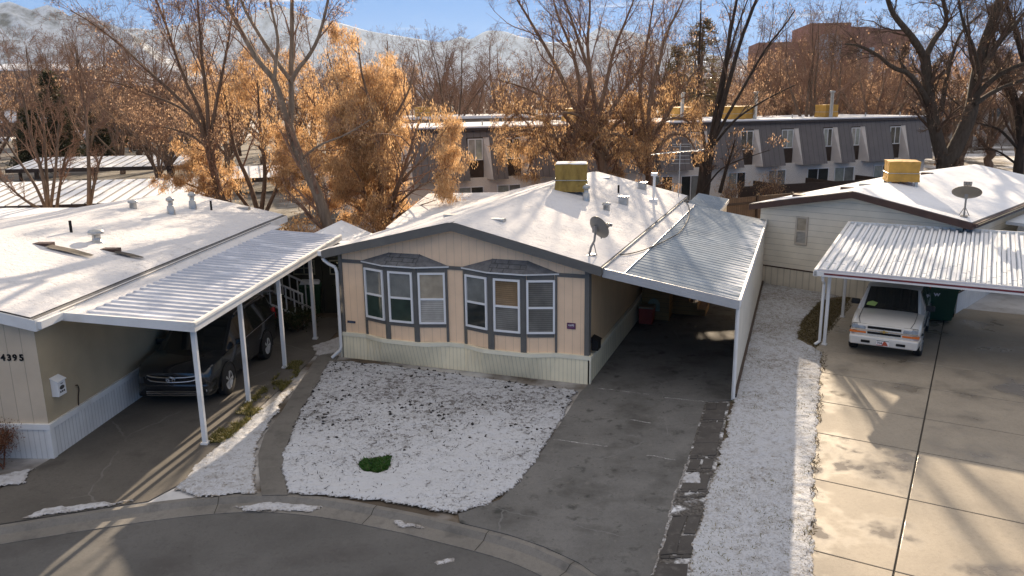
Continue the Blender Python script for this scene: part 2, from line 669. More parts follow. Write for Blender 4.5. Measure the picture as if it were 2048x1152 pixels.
m_brick.l(_mp.outputs[0], _b.inputs[0])
_b.inputs['Color1'].default_value = (.80, .74, .66, 1)
_b.inputs['Color2'].default_value = (.74, .68, .60, 1)
_b.inputs['Mortar'].default_value = (.33, .29, .25, 1)
_b.inputs['Scale'].default_value = 4.5
_b.inputs['Mortar Size'].default_value = .015
m_brick = m_brick.finish(_b.outputs[0], .85, 0, _b.outputs[1], .3, .01)
m_dbrown = plain('dark_brown_panel', (.045, .026, .016), .7, .25, 5)
m_fence = grooved('fence_boards', (.12, .075, .045), 0, .14, .014, .35, .85, .3, streak=((.06, .038, .025), .6))
m_redbrick = plain('red_brick', (.30, .16, .12), .85, .15, .6)
m_glassblue = plain('blue_glass', (.38, .48, .50), .08, .1, 1, spec=.8)
m_wood = grooved('orange_wood', (.30, .155, .05), 2, .14, .012, .4, .7, .2)
m_red = plain('red_plastic', (.38, .05, .03), .5, .1, 4)
m_purple = plain('purple_sign', (.10, .025, .085), .4, .05, 4)
m_navy = plain('navy_sign', (.02, .025, .07), .4, .05, 4)
m_sign_w = plain('sign_white', (.75, .73, .75), .5, .02, 4)
m_bin = plain('green_plastic', (.012, .055, .024), .5, .15, 3)
m_olive = plain('olive_paint', (.045, .042, .026), .7, .15, 4)
m_dirt = plain('bare_soil', (.075, .058, .042), .95, .3, 5, bump=.6)
m_bigwall = plain('stucco_grey', (.30, .26, .22), .85, .12, 1)


def pane_mat(name, col, blind=None, spacing=.05):
    t = NT(name)
    c = t.mix(t.step(t.noise(2.2, 4, .6), .3, .7), sc(col, .7), sc(col, 1.25))
    if blind:
        g = t.groove(2, spacing, spacing * .3)
        c = t.mix(t.math('MULTIPLY', g, .55), c, sc(col, .35))
    return t.finish(c, .06, 0, spec=.6, coat=.3)


p_dark = pane_mat('pane_dark', (.035, .04, .04))
p_green = pane_mat('pane_green', (.036, .058, .047))
p_grey = pane_mat('pane_grey', (.21, .215, .20))
p_blind = pane_mat('pane_blind', (.40, .385, .35), True)
p_dblind = pane_mat('pane_dark_blind', (.17, .165, .15), True)
p_amber_refl = pane_mat('pane_amber_reflection', (.27, .18, .10), True)  # warm sky reflection put into the pane colour
p_beige = pane_mat('pane_beige', (.42, .36, .27))
p_curtain = pane_mat('pane_curtain', (.30, .33, .30))

b_brown = bark('brown_bark', (.14, .095, .067))
b_warm = bark('warm_bark', (.20, .135, .092))
w_twig = bark('reddish_twigs', (.24, .145, .10))
w_twig2 = bark('dark_twigs', (.12, .078, .055))
b_pale = bark('pale_bark', (.22, .165, .12))
b_dark = bark('dark_bark', (.050, .038, .030))
b_grey = bark('grey_bark', (.15, .105, .075))
l_seed = leafy('dry_seed_clusters', ((.40, .22, .09), (.62, .40, .20), (.77, .54, .31), (.51, .30, .14)), .6)
l_seed2 = leafy('sparse_seed_clusters', ((.34, .20, .12), (.52, .34, .21), (.64, .45, .30)), .55)
l_pine = leafy('pine_needles', ((.03, .038, .018), (.055, .06, .028), (.085, .075, .035)), .25)
l_bush = leafy('bush_leaves', ((.02, .035, .012), (.04, .06, .02), (.07, .08, .03)), .25)
l_rust = leafy('rust_twigs', ((.10, .035, .016), (.17, .065, .03), (.12, .05, .02)), .2)
l_grass = leafy('grass_blades', ((.10, .11, .03), (.17, .16, .05), (.26, .21, .09)), .3)
l_green = leafy('green_grass', ((.02, .085, .014), (.035, .13, .022), (.06, .15, .03), (.10, .12, .04)), .3)

# ------------------------------------------------------------------ ground, street, kerb
KB = [(-40, -8), (-24, 3.5), (-15, 9.2), (-11, 11.0), (-8.52, 11.86), (-6.35, 12.56), (-4.71, 12.85), (-3.32, 12.68), (-1.95, 12.2), (-1.15, 11.85),
      (-.08, 11.33), (.54, 10.9), (1.1, 10.37), (2.0, 9.3), (3.1, 7.6), (4.1, 5.2), (4.6, 2.0), (4.6, -6), (4.0, -16)]
KB = [tuple(p) for p in spline(KB, 6)]


def offset(poly, d):
    out = []
    for i, p in enumerate(poly):
        a = np.array(poly[max(0, i - 1)])
        b = np.array(poly[min(len(poly) - 1, i + 1)])
        t = (b - a) / np.linalg.norm(b - a)
        out.append((p[0] + t[1] * d, p[1] - t[0] * d))
    return out


m_ground = NT('ground_soil')
_g1 = m_ground.step(m_ground.noise(.18, 6, .6), .46, .60)
_g2 = m_ground.mix(m_ground.step(m_ground.noise(.6, 6, .65), .35, .7), (.055, .043, .032), (.13, .10, .07))
m_ground = m_ground.finish(m_ground.mix(m_ground.math('MULTIPLY', _g1, .75), _g2, (.70, .71, .73)), .9, 0, m_ground.noise(5, 6), .6, .05)
fr = [(p[0], p[1], -.012) for p in KB]
mb = MB()
L_ = fr[::-1]
top = [(-12000, -8, -.012)] + [(p[0], p[1], -.012) for p in KB] + [(12000, -16, -.012), (12000, 16000, -.012), (-12000, 16000, -.012)]
mb.add(top, [tuple(range(len(top)))[::-1]])
ground = tag(mb.build('ground', m_ground), kind='structure')
K1, K2, K3 = offset(KB, .10), offset(KB, .20), offset(KB, .50)
mb = MB()
for i in range(len(KB) - 1):
    A, B, C, D = ([(q[i][0], q[i][1], z), (q[i + 1][0], q[i + 1][1], z)] for q, z in ((KB, .0), (K1, .0), (K2, -.075), (K3, -.09)))
    A2 = [(p[0], p[1], -.3) for p in A]
    D2 = [(p[0], p[1], -.3) for p in D]
    for a, b in ((A2, A), (A, B), (B, C), (C, D), (D, D2)):
        mb.quad(a[0], b[0], b[1], a[1])
for i in range(10, len(KB) - 1, 12):
    q = [(p_[i][0], p_[i][1], z + .003) for p_, z in ((KB, .0), (K1, .0), (K2, -.075), (K3, -.09))]
    tx = np.array(KB[i + 1]) - np.array(KB[i])
    tx = tx / np.linalg.norm(tx) * .007
    for a, b in zip(q[:-1], q[1:]):
        mb.quad((a[0] - tx[0], a[1] - tx[1], a[2]), (b[0] - tx[0], b[1] - tx[1], b[2]), (b[0] + tx[0], b[1] + tx[1], b[2]), (a[0] + tx[0], a[1] + tx[1], a[2]), 1)
tag(mb.build('kerb', [m_curb, m_joint]), kind='structure')
mb = MB()
st = [(p[0], p[1], -.10) for p in offset(KB, .46)] + [(4, -60, -.10), (-60, -60, -.10), (-60, -8, -.10)]
mb.add(st, [tuple(range(len(st)))[::-1]])
tag(mb.build('street', m_street), kind='structure')


def sheet(name, poly, z, mat, t=.06):
    return tag(MB().prism([q[:2] for q in poly], 2, z - t, z).build(name, mat), kind='structure')


# driveway beside and under the main carport
sheet('driveway', [(4.385, 16.95), (1.93, 10.05), (1.45, 9.95), (1.12, 10.3), (.95, 10.55), (.45, 11.0), (-.1, 11.36), (-.9, 11.75),
                   (-.95, 12.04), (-.25, 12.5), (.28, 13.63), (.74, 14.96), (1.58, 17.62), (1.86, 18.2), (6.8, 31.8), (9.6, 30.6), (5.0, 17.0)], .010, m_asph)
sheet('driveway_of_neighbour', [(-9.1, 14.3), (-9.3, 13.2), (-9.4, 11.6), (-8.5, 11.9), (-7.6, 12.2), (-6.4, 12.6), (-6.1, 13.2), (-5.95, 15.2), (-5.75, 17.2), (-5.5, 19.5), (-5.2, 24.5), (-8.2, 24.8)], .008, m_asph2)
sheet('garden_path', [(-4.46, 12.75), (-4.82, 13.76), (-5.04, 14.42), (-5.2, 15.38), (-5.19, 16.46), (-5.28, 18.55), (-5.33, 20.9), (-4.75, 20.6), (-4.83, 18.35),
                      (-4.76, 16.45), (-4.62, 15.12), (-4.55, 14.41), (-4.36, 13.75), (-4.0, 12.75)], .016, m_walk)
# light concrete driveway on the right: slabs with open joints
Cd = np.radians(-30.5)
CU, CV = np.array([math.cos(Cd), math.sin(Cd)]), np.array([-math.sin(Cd), math.cos(Cd)])
CO = np.array([8.36, 21.07])
sheet('driveway_joint_bed', [tuple(CO + CU * a + CV * b) for a, b in ((.16, 5.2), (.16, -.6), (.1, -5), (.9, -14), (14, -14), (14, 6.2))], -.004, m_joint, .05)
mb = MB()
jl = [6.3, 2.9, -.35, -2.3, -4.35, -6.2, -8.35, -10.8, -13.5]
for k in range(len(jl) - 1):
    for (ua, ub) in ((None, 3.03), (3.06, 6.4), (6.43, 12)):
        q = []
        for v_ in (jl[k + 1] + .012, jl[k] - .012):
            left = np.interp(v_, [-14, -10, -6.5, -3.6, -1.0, 0, 8], [1.18, .80, .45, .18, .12, .15, .15])
            a = left if ua is None else ua
            q += [tuple(CO + CU * a + CV * v_), tuple(CO + CU * ub + CV * v_)]
        mb.prism([q[0], q[1], q[3], q[2]], 2, -.05, .018)
tag(mb.build('concrete_driveway', m_conc, bevel=.008), kind='structure')
# brick and flagstone edging along the main driveway
rng = random.Random(4)
mb = MB()
E0, E1, E2, E3 = np.array((4.40, 16.85)), np.array((4.88, 16.85)), np.array((1.98, 10.1)), np.array((2.46, 10.1))
s_ = 0.0
while s_ < 1.0:
    big = rng.random() < .45
    d = (.075 if big else .0155) if not (.43 < s_ < .52) else .0155
    d *= rng.uniform(.85, 1.15)
    n = 1 if big else 3
    if big and rng.random() < .4:
        n = 2
    if rng.random() < .86:
        for k in range(n):
            a, b = k / n + .015, (k + 1) / n - .03
            lo, hi = s_ + .0022, min(1.0, s_ + d - .0022)
            P = [E0 + (E2 - E0) * lo, E1 + (E3 - E1) * lo, E0 + (E2 - E0) * hi, E1 + (E3 - E1) * hi]
            j = lambda: rng.uniform(-.03, .03)
            q = [P[0] + (P[1] - P[0]) * a + j(), P[0] + (P[1] - P[0]) * b + j(), P[2] + (P[3] - P[2]) * b + j(), P[2] + (P[3] - P[2]) * a + j()]
            mb.prism([tuple(x) for x in q], 2, -.02, .022 + rng.uniform(0, .012))
    s_ += d
tag(mb.build('paver_edging', m_paver, bevel=.006), kind='structure')
sheet('edging_bed', [(4.37, 16.9), (4.93, 16.9), (2.52, 10.0), (1.9, 10.0)], .012, snow_mat('joint_snow', ((2.2, .36, .50, .95), (9., .42, .6, .8)), (.06, .055, .05)), .05)

# lying snow
m_slush = snow_mat('slush', ((5., .48, .68, .5), (18., .55, .68, .5)), (.13, .12, .11), edge=True, tint=(.52, .53, .56))
tag(snow_patch('snow_seam', [(3.30, 13.95), (3.35, 13.95), (2.72, 12.3), (2.02, 10.2), (1.97, 10.2), (2.67, 12.3)], m_slush, .012, .022, .012, 77, .06), kind='structure')
LAWN = [(-4.93, 20.1), (-4.86, 18.35), (-4.78, 16.45), (-4.63, 15.12), (-4.56, 14.41), (-4.40, 13.75), (-4.02, 12.80), (-2.88, 12.62), (-1.97, 12.33), (-1.04, 12.0),
        (-.42, 12.3), (.1, 13.1), (.28, 13.63), (.74, 14.96), (1.53, 17.7), (-.32, 18.5), (-2.16, 19.3), (-4.4, 20.1)]
tag(snow_patch('snowy_lawn', LAWN, m_lawn, .03, .055, .0, 3, .07, (-2.6, 13.92, .44, .36)), kind='structure')
tag(snow_patch('snowy_side_yard', [(5.02, 17.1), (4.05, 14.39), (3.38, 12.7), (2.80, 11.15), (2.45, 10.1), (2.5, 8.8), (3.7, 8.6), (4.28, 10.1), (5.52, 13.29), (7.12, 17.27), (8.42, 20.5), (8.15, 21.6),
                                   (8.9, 23.4), (10.4, 25.8), (11.4, 26.55), (9.4, 28.7), (9.2, 29.5)], m_lawn2, .04, .05, .0, 8, .08), kind='structure')
tag(snow_patch('snowy_verge', [(-4.52, 12.85), (-5.57, 12.72), (-6.15, 12.95), (-6.1, 13.8), (-5.95, 15.3), (-5.68, 16.9), (-5.5, 18.0), (-5.34, 18.4), (-5.25, 16.46), (-5.26, 15.38), (-5.1, 14.42), (-4.88, 13.76)],
               m_lawn2, .035, .05, .0, 12, .10), kind='structure')
for i, (pl, s0) in enumerate((([(-8.3, 11.95), (-7.3, 12.32), (-6.6, 12.55), (-7.2, 12.62), (-8.1, 12.35)], 2), ([(-5.0, 12.55), (-4.1, 12.66), (-3.3, 12.45), (-3.5, 12.25), (-4.6, 12.35)], 5),
                                 ([(-2.2, 12.1), (-1.6, 11.85), (-1.4, 11.65), (-1.9, 11.78)], 6), ([(-9.9, 13.6), (-9.1, 13.9), (-9.0, 13.3), (-9.6, 13.0)], 7),
                                 ([(2.95, 12.9), (3.35, 12.95), (3.45, 13.4), (3.15, 13.3)], 9), ([(-5.7, 21.5), (-5.0, 22.5), (-4.8, 20.9), (-5.4, 20.6)], 11))):
    z_ = -.085 if i in (1, 2) else .012
    tag(snow_patch('snow_remnant', pl, m_slush, .02, .035, z_, 30 + s0, .10), kind='structure')


def line_poly(p, q, w_):
    p, q = np.array(p[:2]), np.array(q[:2])
    n_ = np.array([-(q - p)[1], (q - p)[0]]) / np.linalg.norm(q - p) * w_ / 2
    return [tuple(p + n_), tuple(q + n_), tuple(q - n_), tuple(p - n_)]


m_frost = snow_mat('crack_frost', ((6., .45, .6, .8),), (.12, .12, .12), tint=(.5, .5, .5))
m_wet = plain('wet_gutter', (.035, .033, .031), .14, .3, 3, bump=.05, spec=.6)
for i, (a, b) in enumerate((((1188, 776), (1300, 790)), ((1330, 796), (1415, 804)), ((1105, 880), (1215, 893)), ((1290, 912), (1352, 920)), ((1250, 838), (1300, 846)))):
    tag(snow_patch('snow_seam', line_poly(gp(*a), gp(*b), .028), m_frost, .008, .008, .008, 80 + i, .05), kind='structure')
tag(snow_patch('snow_remnant', [gp(868, 1108), gp(912, 1104), gp(915, 1114), gp(880, 1118)], m_slush, .015, .012, -.102, 91, .09), kind='structure')


def scatter(name, pts, mat, kind, seed=0, size=(.05, .1), blade=True, lean=.4, width=.012):
    """many small blades or stones at pts as one mesh"""
    r = np.random.default_rng(seed)
    P = np.asarray(pts, float)
    n = len(P)
    if blade:
        a = r.uniform(0, 2 * np.pi, n)
        h = r.uniform(size[0], size[1], n)
        d = np.stack([np.cos(a), np.sin(a), np.zeros(n)], -1)
        ln = np.stack([r.normal(0, lean, n), r.normal(0, lean, n), np.ones(n)], -1) * h[:, None]
        wd = d * width
        V = np.stack([P - wd, P + wd, P + ln + wd * .3, P + ln - wd * .3], 1).reshape(-1, 3)
        F = np.arange(4 * n).reshape(n, 4)
        me = fast_mesh(name, V, F, 4)
    else:
        s = r.uniform(size[0], size[1], n)
        base = np.array([(1, 0, 0), (0, 1, 0), (-1, 0, 0), (0, -1, 0), (.0, .0, .7), (.0, .0, -.4)])
        V = P[:, None, :] + (base[None] * r.uniform(.6, 1.3, (n, 6, 3)) + r.normal(0, .15, (n, 6, 3))) * s[:, None, None]
        f = np.array([(0, 1, 4), (1, 2, 4), (2, 3, 4), (3, 0, 4), (1, 0, 5), (2, 1, 5), (3, 2, 5), (0, 3, 5)])
        F = (np.arange(n)[:, None, None] * 6 + f[None]).reshape(-1, 3)
        me = fast_mesh(name, V.reshape(-1, 3), F, 3)
    o = link_mesh(name, me, None, [mat])
    return tag(o, kind=kind)


def pts_in(poly, n, seed, z=.03, dens=None):
    r = np.random.default_rng(seed)
    P = np.array([q[:2] for q in poly])
    lo, hi = P.min(0), P.max(0)
    X = r.uniform(lo[0], hi[0], n * 6)
    Y = r.uniform(lo[1], hi[1], n * 6)
    k = in_poly(X, Y, P)
    if dens is not None:
        k &= r.random(len(X)) < dens(X, Y)
    X, Y = X[k][:n], Y[k][:n]
    return np.stack([X, Y, np.full(len(X), z)], -1)


m_rock = plain('dark_stone', (.030, .027, .025), .9, .3, 6)
scatter('landscape_rocks', pts_in(LAWN[:4] + LAWN[12:], 330, 1, .045, lambda x, y: np.clip((y - 14.3) / 2.5, .02, 1) * (fbm(x * 1.3, y * 1.3, 4) > .42)), m_rock, 'stuff', 2, (.014, .05), False)
scatter('lawn_leaf_litter', pts_in(LAWN, 800, 3, .045, lambda x, y: (fbm(x * 1.6, y * 1.6, 9) > .47) * .9), m_rock, 'stuff', 5, (.012, .035), True, 1.3, .011)
scatter('dead_grass', pts_in([(-5.9, 15.0), (-5.65, 16.9), (-5.45, 19.0), (-5.75, 21.0), (-6.0, 19.0), (-6.15, 17), (-6.3, 15)], 3600, 6, .01, lambda x, y: fbm(x * 2.6, y * 2.6, 3) > .50), l_grass, 'stuff', 7, (.03, .085), True, .8)
scatter('yard_grass', pts_in([(4.05, 14.39), (2.80, 11.15), (2.45, 10.1), (4.28, 10.1), (5.52, 13.29), (7.12, 17.27), (8.5, 20.62), (8.9, 25), (8.0, 26)], 4200, 9, .03, lambda x, y: fbm(x * 2.5, y * 2.5, 6) > .46), l_grass, 'stuff', 8, (.012, .04), True, .9, .006)
scatter('edge_grass', np.array([(4.26 + (8.56 - 4.26) * t + random.Random(int(t * 1e6)).uniform(-.16, .02), 10.15 + (20.62 - 10.15) * t, .02) for t in np.linspace(0, 1, 600) if math.sin(t * 61) + math.sin(t * 23) > -.2]),
        leafy('dark_edge_grass', ((.05, .035, .018), (.10, .07, .03))), 'stuff', 10, (.015, .05), True, 1.0)
r_ = np.random.default_rng(5)
q_ = r_.normal(0, .6, (4200, 2))
q_ = q_[(q_ ** 2).sum(1) < 1.3 * (.95 + 2.6 * (fbm((-2.6 + q_[:, 0] * .44) * 2.6, (13.92 + q_[:, 1] * .36) * 2.6, 43, 4) - .5)) - .12]
scatter('green_grass_spot', np.stack([-2.6 + q_[:, 0] * .42, 13.92 + q_[:, 1] * .35, np.full(len(q_), .0)], -1), l_green, 'stuff', 11, (.015, .055), True, .9)
sheet('green_turf', [(-2.6 + .5 * math.cos(a), 13.92 + .42 * math.sin(a)) for a in np.linspace(0, 6.1, 16)], .004, plain('turf', (.022, .06, .014), .9, .3, 20), .01)
sheet('dead_lawn', [(8.35, 20.75), (8.0, 21.6), (8.8, 23.6), (10.3, 26.0), (11.5, 26.6), (12.3, 25.9), (11.5, 25.7)], .003, plain('dead_lawn_soil', (.12, .092, .05), .95, .4, 9, bump=.6), .02)
scatter('dark_turf', pts_in([(8.4, 20.85), (8.2, 21.8), (9.0, 23.6), (10.4, 25.9), (11.6, 26.3), (11.2, 25.2)], 4500, 14, .01), leafy('olive_grass', ((.06, .05, .02), (.12, .095, .04), (.17, .13, .06))), 'stuff', 15, (.015, .045), True, 1.0)

# ------------------------------------------------------------------ shared building pieces


def window(parent, u0, u1, z0, z1, v, frame_m, pane_up, pane_lo=None, fw=.045, depth=.05, split='h', M4=None, plus=False):
    """a sash or slider window facing -y at y=v; frame part with panes below it"""
    f = MB()
    f.box(u0, u0 + fw, v - depth, v, z0, z1)
    f.box(u1 - fw, u1, v - depth, v, z0, z1)
    f.box(u0 + fw, u1 - fw, v - depth, v, z0, z0 + fw)
    f.box(u0 + fw, u1 - fw, v - depth, v, z1 - fw, z1)
    zm, um = (z0 + z1) / 2 - .02, (u0 + u1) / 2
    if split == 'h':
        f.box(u0 + fw, u1 - fw, v - depth * .8, v, zm - fw * .5, zm + fw * .5)
    elif split == 'v':
        f.box(um - fw * .5, um + fw * .5, v - depth * .8, v, z0 + fw, z1 - fw)
    if plus:
        f.box(u0 + fw, u1 - fw, v - depth * .7, v, zm - fw * .4, zm + fw * .4)
        f.box(um - fw * .4, um + fw * .4, v - depth * .75, v, z0 + fw, z1 - fw)
    fo = f.build('window', frame_m, parent)
    pl = pane_lo or pane_up
    y = v - depth * .35
    if split == 'h':
        a = MB().quad((u0 + fw, y, zm), (u1 - fw, y, zm), (u1 - fw, y, z1 - fw), (u0 + fw, y, z1 - fw)).build('pane', pane_up, fo)
        b = MB().quad((u0 + fw, y - .008, z0 + fw), (u1 - fw, y - .008, z0 + fw), (u1 - fw, y - .008, zm), (u0 + fw, y - .008, zm)).build('pane', pl, fo)
        ps = [a, b]
    elif split == 'v':
        a = MB().quad((u0 + fw, y, z0 + fw), (um, y, z0 + fw), (um, y, z1 - fw), (u0 + fw, y, z1 - fw)).build('pane', pane_up, fo)
        b = MB().quad((um, y - .008, z0 + fw), (u1 - fw, y - .008, z0 + fw), (u1 - fw, y - .008, z1 - fw), (um, y - .008, z1 - fw)).build('pane', pl, fo)
        ps = [a, b]
    else:
        ps = [MB().quad((u0 + fw, y, z0 + fw), (u1 - fw, y, z0 + fw), (u1 - fw, y, z1 - fw), (u0 + fw, y, z1 - fw)).build('pane', pane_up, fo)]
    if M4 is not None:
        for o in [fo] + ps:
            o.data.transform(M4)
    return fo


def gable_snow(parent, name, uL, uC, uR, zL, zC, zR, v0, v1, mat, lift=.03, seed=1, res=.22):
    """a softly uneven blanket of snow on a gable roof (ridge along y)"""
    nu = int((uR - uL) / res)
    nv = int((v1 - v0) / res)
    u = np.linspace(uL, uR, nu)
    v = np.linspace(v0, v1, nv)
    U, Vv = np.meshgrid(u, v)
    Z = np.interp(U, [uL, uC, uR], [zL, zC, zR])
    ed = np.minimum(np.minimum(U - uL, uR - U), np.minimum(Vv - v0, v1 - Vv))
    Z = Z + lift * np.clip(ed / .25, .45, 1) * (.6 + .8 * fbm(U * .9, Vv * .9, seed))
    idx = np.arange(nu * nv).reshape(nv, nu)
    F = np.stack([idx[:-1, :-1], idx[:-1, 1:], idx[1:, 1:], idx[1:, :-1]], -1).reshape(-1, 4)
    me = fast_mesh(name, np.stack([U, Vv, Z], -1).reshape(-1, 3), F, 4, True)
    return link_mesh(name, me, parent, [mat])


def corrugated(name, parent, mat, uv0, du, dv, z00, z10, z01, z11, pitch=.2, hgt=.03, ribs_along='u', flat=.55, mats=None):
    """trapezoidal sheet: corner uv0, extents du, dv; z at (0,0),(1,0),(0,1),(1,1); ribs run along u or v"""
    length = dv if ribs_along == 'u' else du
    n = max(2, int(round(abs(length) / pitch)))
    prof = []
    for i in range(n):
        a = i / n
        s_ = 1 / n
        prof += [(a, 0), (a + s_ * flat, 0), (a + s_ * (flat + .1), hgt), (a + s_ * .9, hgt)]
    prof.append((1, 0))
    vs, fs = [], []
    for (p, h) in prof:
        for q in (0.0, 1.0):
            a, b = (q, p) if ribs_along == 'u' else (p, q)
            z = z00 * (1 - a) * (1 - b) + z10 * a * (1 - b) + z01 * (1 - a) * b + z11 * a * b
            vs.append((uv0[0] + du * a, uv0[1] + dv * b, z + h))
    for i in range(len(prof) - 1):
        fs.append((2 * i, 2 * i + 1, 2 * i + 3, 2 * i + 2))
    m = MB()
    m.add(vs, fs)
    return m.build(name, mat, parent)


def roof_vent(parent, p, kind, rng=random):
    m = MB()
    x, y, z = p
    if kind == 'stack':
        m.lathe([(.13, -.08), (.12, .02), (.11, .26), (.075, .28), (.075, .42), (.12, .42), (.12, .50), (.02, .56), (0, .56)], p, 16)
        mt = m_galv
    elif kind == 'stub':
        m.lathe([(.11, -.08), (.10, .18), (.14, .19), (.14, .25), (0, .28)], p, 14)
        mt = m_galv
    elif kind == 'square':
        m.box(x - .14, x + .14, y - .14, y + .14, z - .08, z + .26)
        m.box(x - .17, x + .17, y - .17, y + .17, z + .26, z + .30)
        mt = m_galv
    elif kind == 'pipe':
        m.cyl((x, y, z - .08), (x, y, z + .32), .035, n=10)
        mt = m_black
    elif kind == 'mushroom':
        m.lathe([(.17, -.08), (.16, .01), (.11, .03), (.10, .2), (.19, .21), (.19, .27), (.15, .31), (0, .33)], p, 18)
        mt = m_galv
    elif kind == 'tall':
        m.box(x - .13, x + .13, y - .13, y + .13, z - .08, z + .14)
        m.cyl((x, y, z + .14), (x + .02, y, z + .95), .045, n=10)
        m.box(x - .09, x + .11, y - .09, y + .09, z + .95, z + 1.06)
        mt = m_white
    else:
        m.box(x - .2, x + .2, y - .12, y + .12, z - .08, z + .07)
        mt = m_brown if kind == 'brown' else m_galv
    return m.build('roof_vent', mt, parent)


def sat_dish(label, group, loc, rz, tilt, r, mat, arm_dir=1):
    """parabolic dish on a bent mast; the bowl faces +x of the thing, tipped up by tilt"""
    t = thing('satellite_dish', label, 'satellite dish', loc, rz, group)
    m = MB()
    m.box(-.17, .17, -.10, .10, 0.0, .03)
    m.build('mount_foot', m_bracket, t)
    c = Vector((.24, .0, .62))
    m = MB()
    m.tube([(0, 0, .02), (.05, 0, .20), (.16, 0, .34), (.20, 0, .62)], .028)
    m.cyl((.1, .14, .02), (.14, 0, .3), .012)
    m.cyl((.1, -.14, .02), (.14, 0, .3), .012)
    m.box(.13, .21, -.05, .05, .54, .70)
    m.build('mast', m_bracket, t)
    ax = Vector((math.cos(tilt), 0, math.sin(tilt)))
    m = MB()
    prof = [(r * k / 8, .16 * r * (k / 8) ** 2 * 2) for k in range(9)]
    m.lathe([(q, h) for q, h in prof] + [(r, prof[-1][1] - .015)] + [(q, h - .015) for q, h in prof[::-1]], c, 28, 0, ax)
    m.build('bowl', mat, t)
    m = MB()
    side = Vector((0, 1, 0))
    dn = ax.cross(side) * -1
    if dn.z > 0:
        dn = -dn
    a0 = c + dn * (r * .95) + ax * .03
    tip = c + ax * (r * 1.25) + dn * (r * .25)
    m.tube([a0, tip], .018)
    m.build('feed_arm', m_bracket, t)
    m = MB()
    for k in (-1, 0, 1):
        e = tip + side * (.075 * k)
        m.cyl(e, e - ax * .11, .035, .045, 10)
    m.box(tip.x - .03, tip.x + .03, tip.y - .12, tip.y + .12, tip.z - .05, tip.z + .02)
    m.build('feed_horn', m_bracket, t)
    return t


def cooler(label, loc, rz, w_, d_, h_, mat, snow=True, group=None, seed=0):
    """cloth-covered roof cooler"""
    t = thing('roof_cooler', label, 'roof cooler', loc, rz, group)
    r = np.random.default_rng(seed)
    n = 9
    m = MB()
    rings = []
    for k in range(7):
        zz = h_ * k / 6
        sc_ = 1.0 - .03 * math.sin(k / 6 * math.pi) + (.035 if k == 0 else 0) - (.02 if k == 3 else 0)
        ring = []
        for side in range(4):
            for i in range(n):
                f = i / n
                x, y = [(-1 + 2 * f, -1), (1, -1 + 2 * f), (1 - 2 * f, 1), (-1, 1 - 2 * f)][side]
                wob = 1 + r.normal(0, .012) + .015 * math.sin(f * 12 + k)
                ring.append((x * w_ / 2 * sc_ * wob, y * d_ / 2 * sc_ * wob, zz + r.normal(0, .006)))
        rings.append(ring)
    N = 4 * n
    vs = [p for rg in rings for p in rg] + [(0, 0, h_ + .05)]
    fs = [(k * N + i, k * N + (i + 1) % N, (k + 1) * N + (i + 1) % N, (k + 1) * N + i) for k in range(6) for i in range(N)]
    fs += [(6 * N + i, 6 * N + (i + 1) % N, 7 * N) for i in range(N)]
    m.add(vs, fs)
    m.build('cloth_cover', mat, t)
    m = MB()
    for i in range(4):
        pass
    q = [(-1, -1), (1, -1), (1, 1), (-1, 1), (-1, -1)]
    m.tube([(a * w_ * .5, b * d_ * .5, h_ * .42) for a, b in q], .014, 6)
    m.build('tie_cord', m_galv, t)
    for a, b in q[:4]:
        MB().box(a * w_ * .42 - .05, a * w_ * .42 + .05, b * d_ * .42 - .05, b * d_ * .42 + .05, -.45, .04).build('support_leg', m_galv, t)
    if snow:
        m = MB()
        m.slab((-w_ * .47, -d_ * .47, h_ + .035), (w_ * .47, -d_ * .47, h_ + .035), (w_ * .47, d_ * .47, h_ + .035), (-w_ * .47, d_ * .47, h_ + .035), .05)
        m.build('snow_cap', m_snow, t, .02)
    return t


def post(parent, u, v, z0, z1, w_=.09, mat=None, foot=True, name='post'):
    m = MB()
    m.box(u - w_ / 2, u + w_ / 2, v - w_ / 2, v + w_ / 2, z0, z1)
    if foot:
        m.box(u - w_ * .8, u + w_ * .8, v - w_ * .8, v + w_ * .8, z0, z0 + .05)
    return m.build(name, mat or m_white, parent, .006)



# ------------------------------------------------------------------ the main mobile home (front gable faces -y, right front corner at origin)
RM = math.radians(-20.134)
OM = (1.83, 18.24, 0.0)
W, LEN = 6.82, 14.2
UC = -W / 2
OV, WE, ZE, ZR = .26, .35, 2.96, 3.86
KS = (ZR - ZE) / (W / 2 + WE)
home = thing('mobile_home', 'pink mobile home with grey trim, two bay windows and a snowy gable roof', 'mobile home', OM, RM)


def zroof(u):
    return ZR - KS * abs(u - UC)


# walls
SK = .71
BAYS = [(-6.10, -5.30, -4.46, -3.68), (-3.24, -2.42, -1.55, -.79)]
BD = .25
m = MB()
zw = zroof(0) - .14
m.add([(-W, 0, SK), (0, 0, SK), (0, 0, zw), (UC, 0, ZR - .14), (-W, 0, zw)], [(0, 1, 2, 3, 4)])
mb_ = MB()
mb_.add([(-W, LEN, SK), (0, LEN, SK), (0, LEN, zw), (UC, LEN, ZR - .14), (-W, LEN, zw)], [(4, 3, 2, 1, 0)])
for b in BAYS:
    pl = [(b[0], -.002), (b[1], -BD), (b[2], -BD), (b[3], -.002)]
    for k in range(3):
        m.quad((*pl[k], SK), (*pl[k + 1], SK), (*pl[k + 1], 2.70), (*pl[k], 2.70))
m.build('front_wall', m_pink, home)
mb_.build('back_wall', m_pink, home)
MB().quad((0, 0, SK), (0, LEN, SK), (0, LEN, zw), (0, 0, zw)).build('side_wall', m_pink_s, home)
MB().quad((-W, LEN, SK), (-W, 0, SK), (-W, 0, zw), (-W, LEN, zw)).build('side_wall', m_pink_s, home)
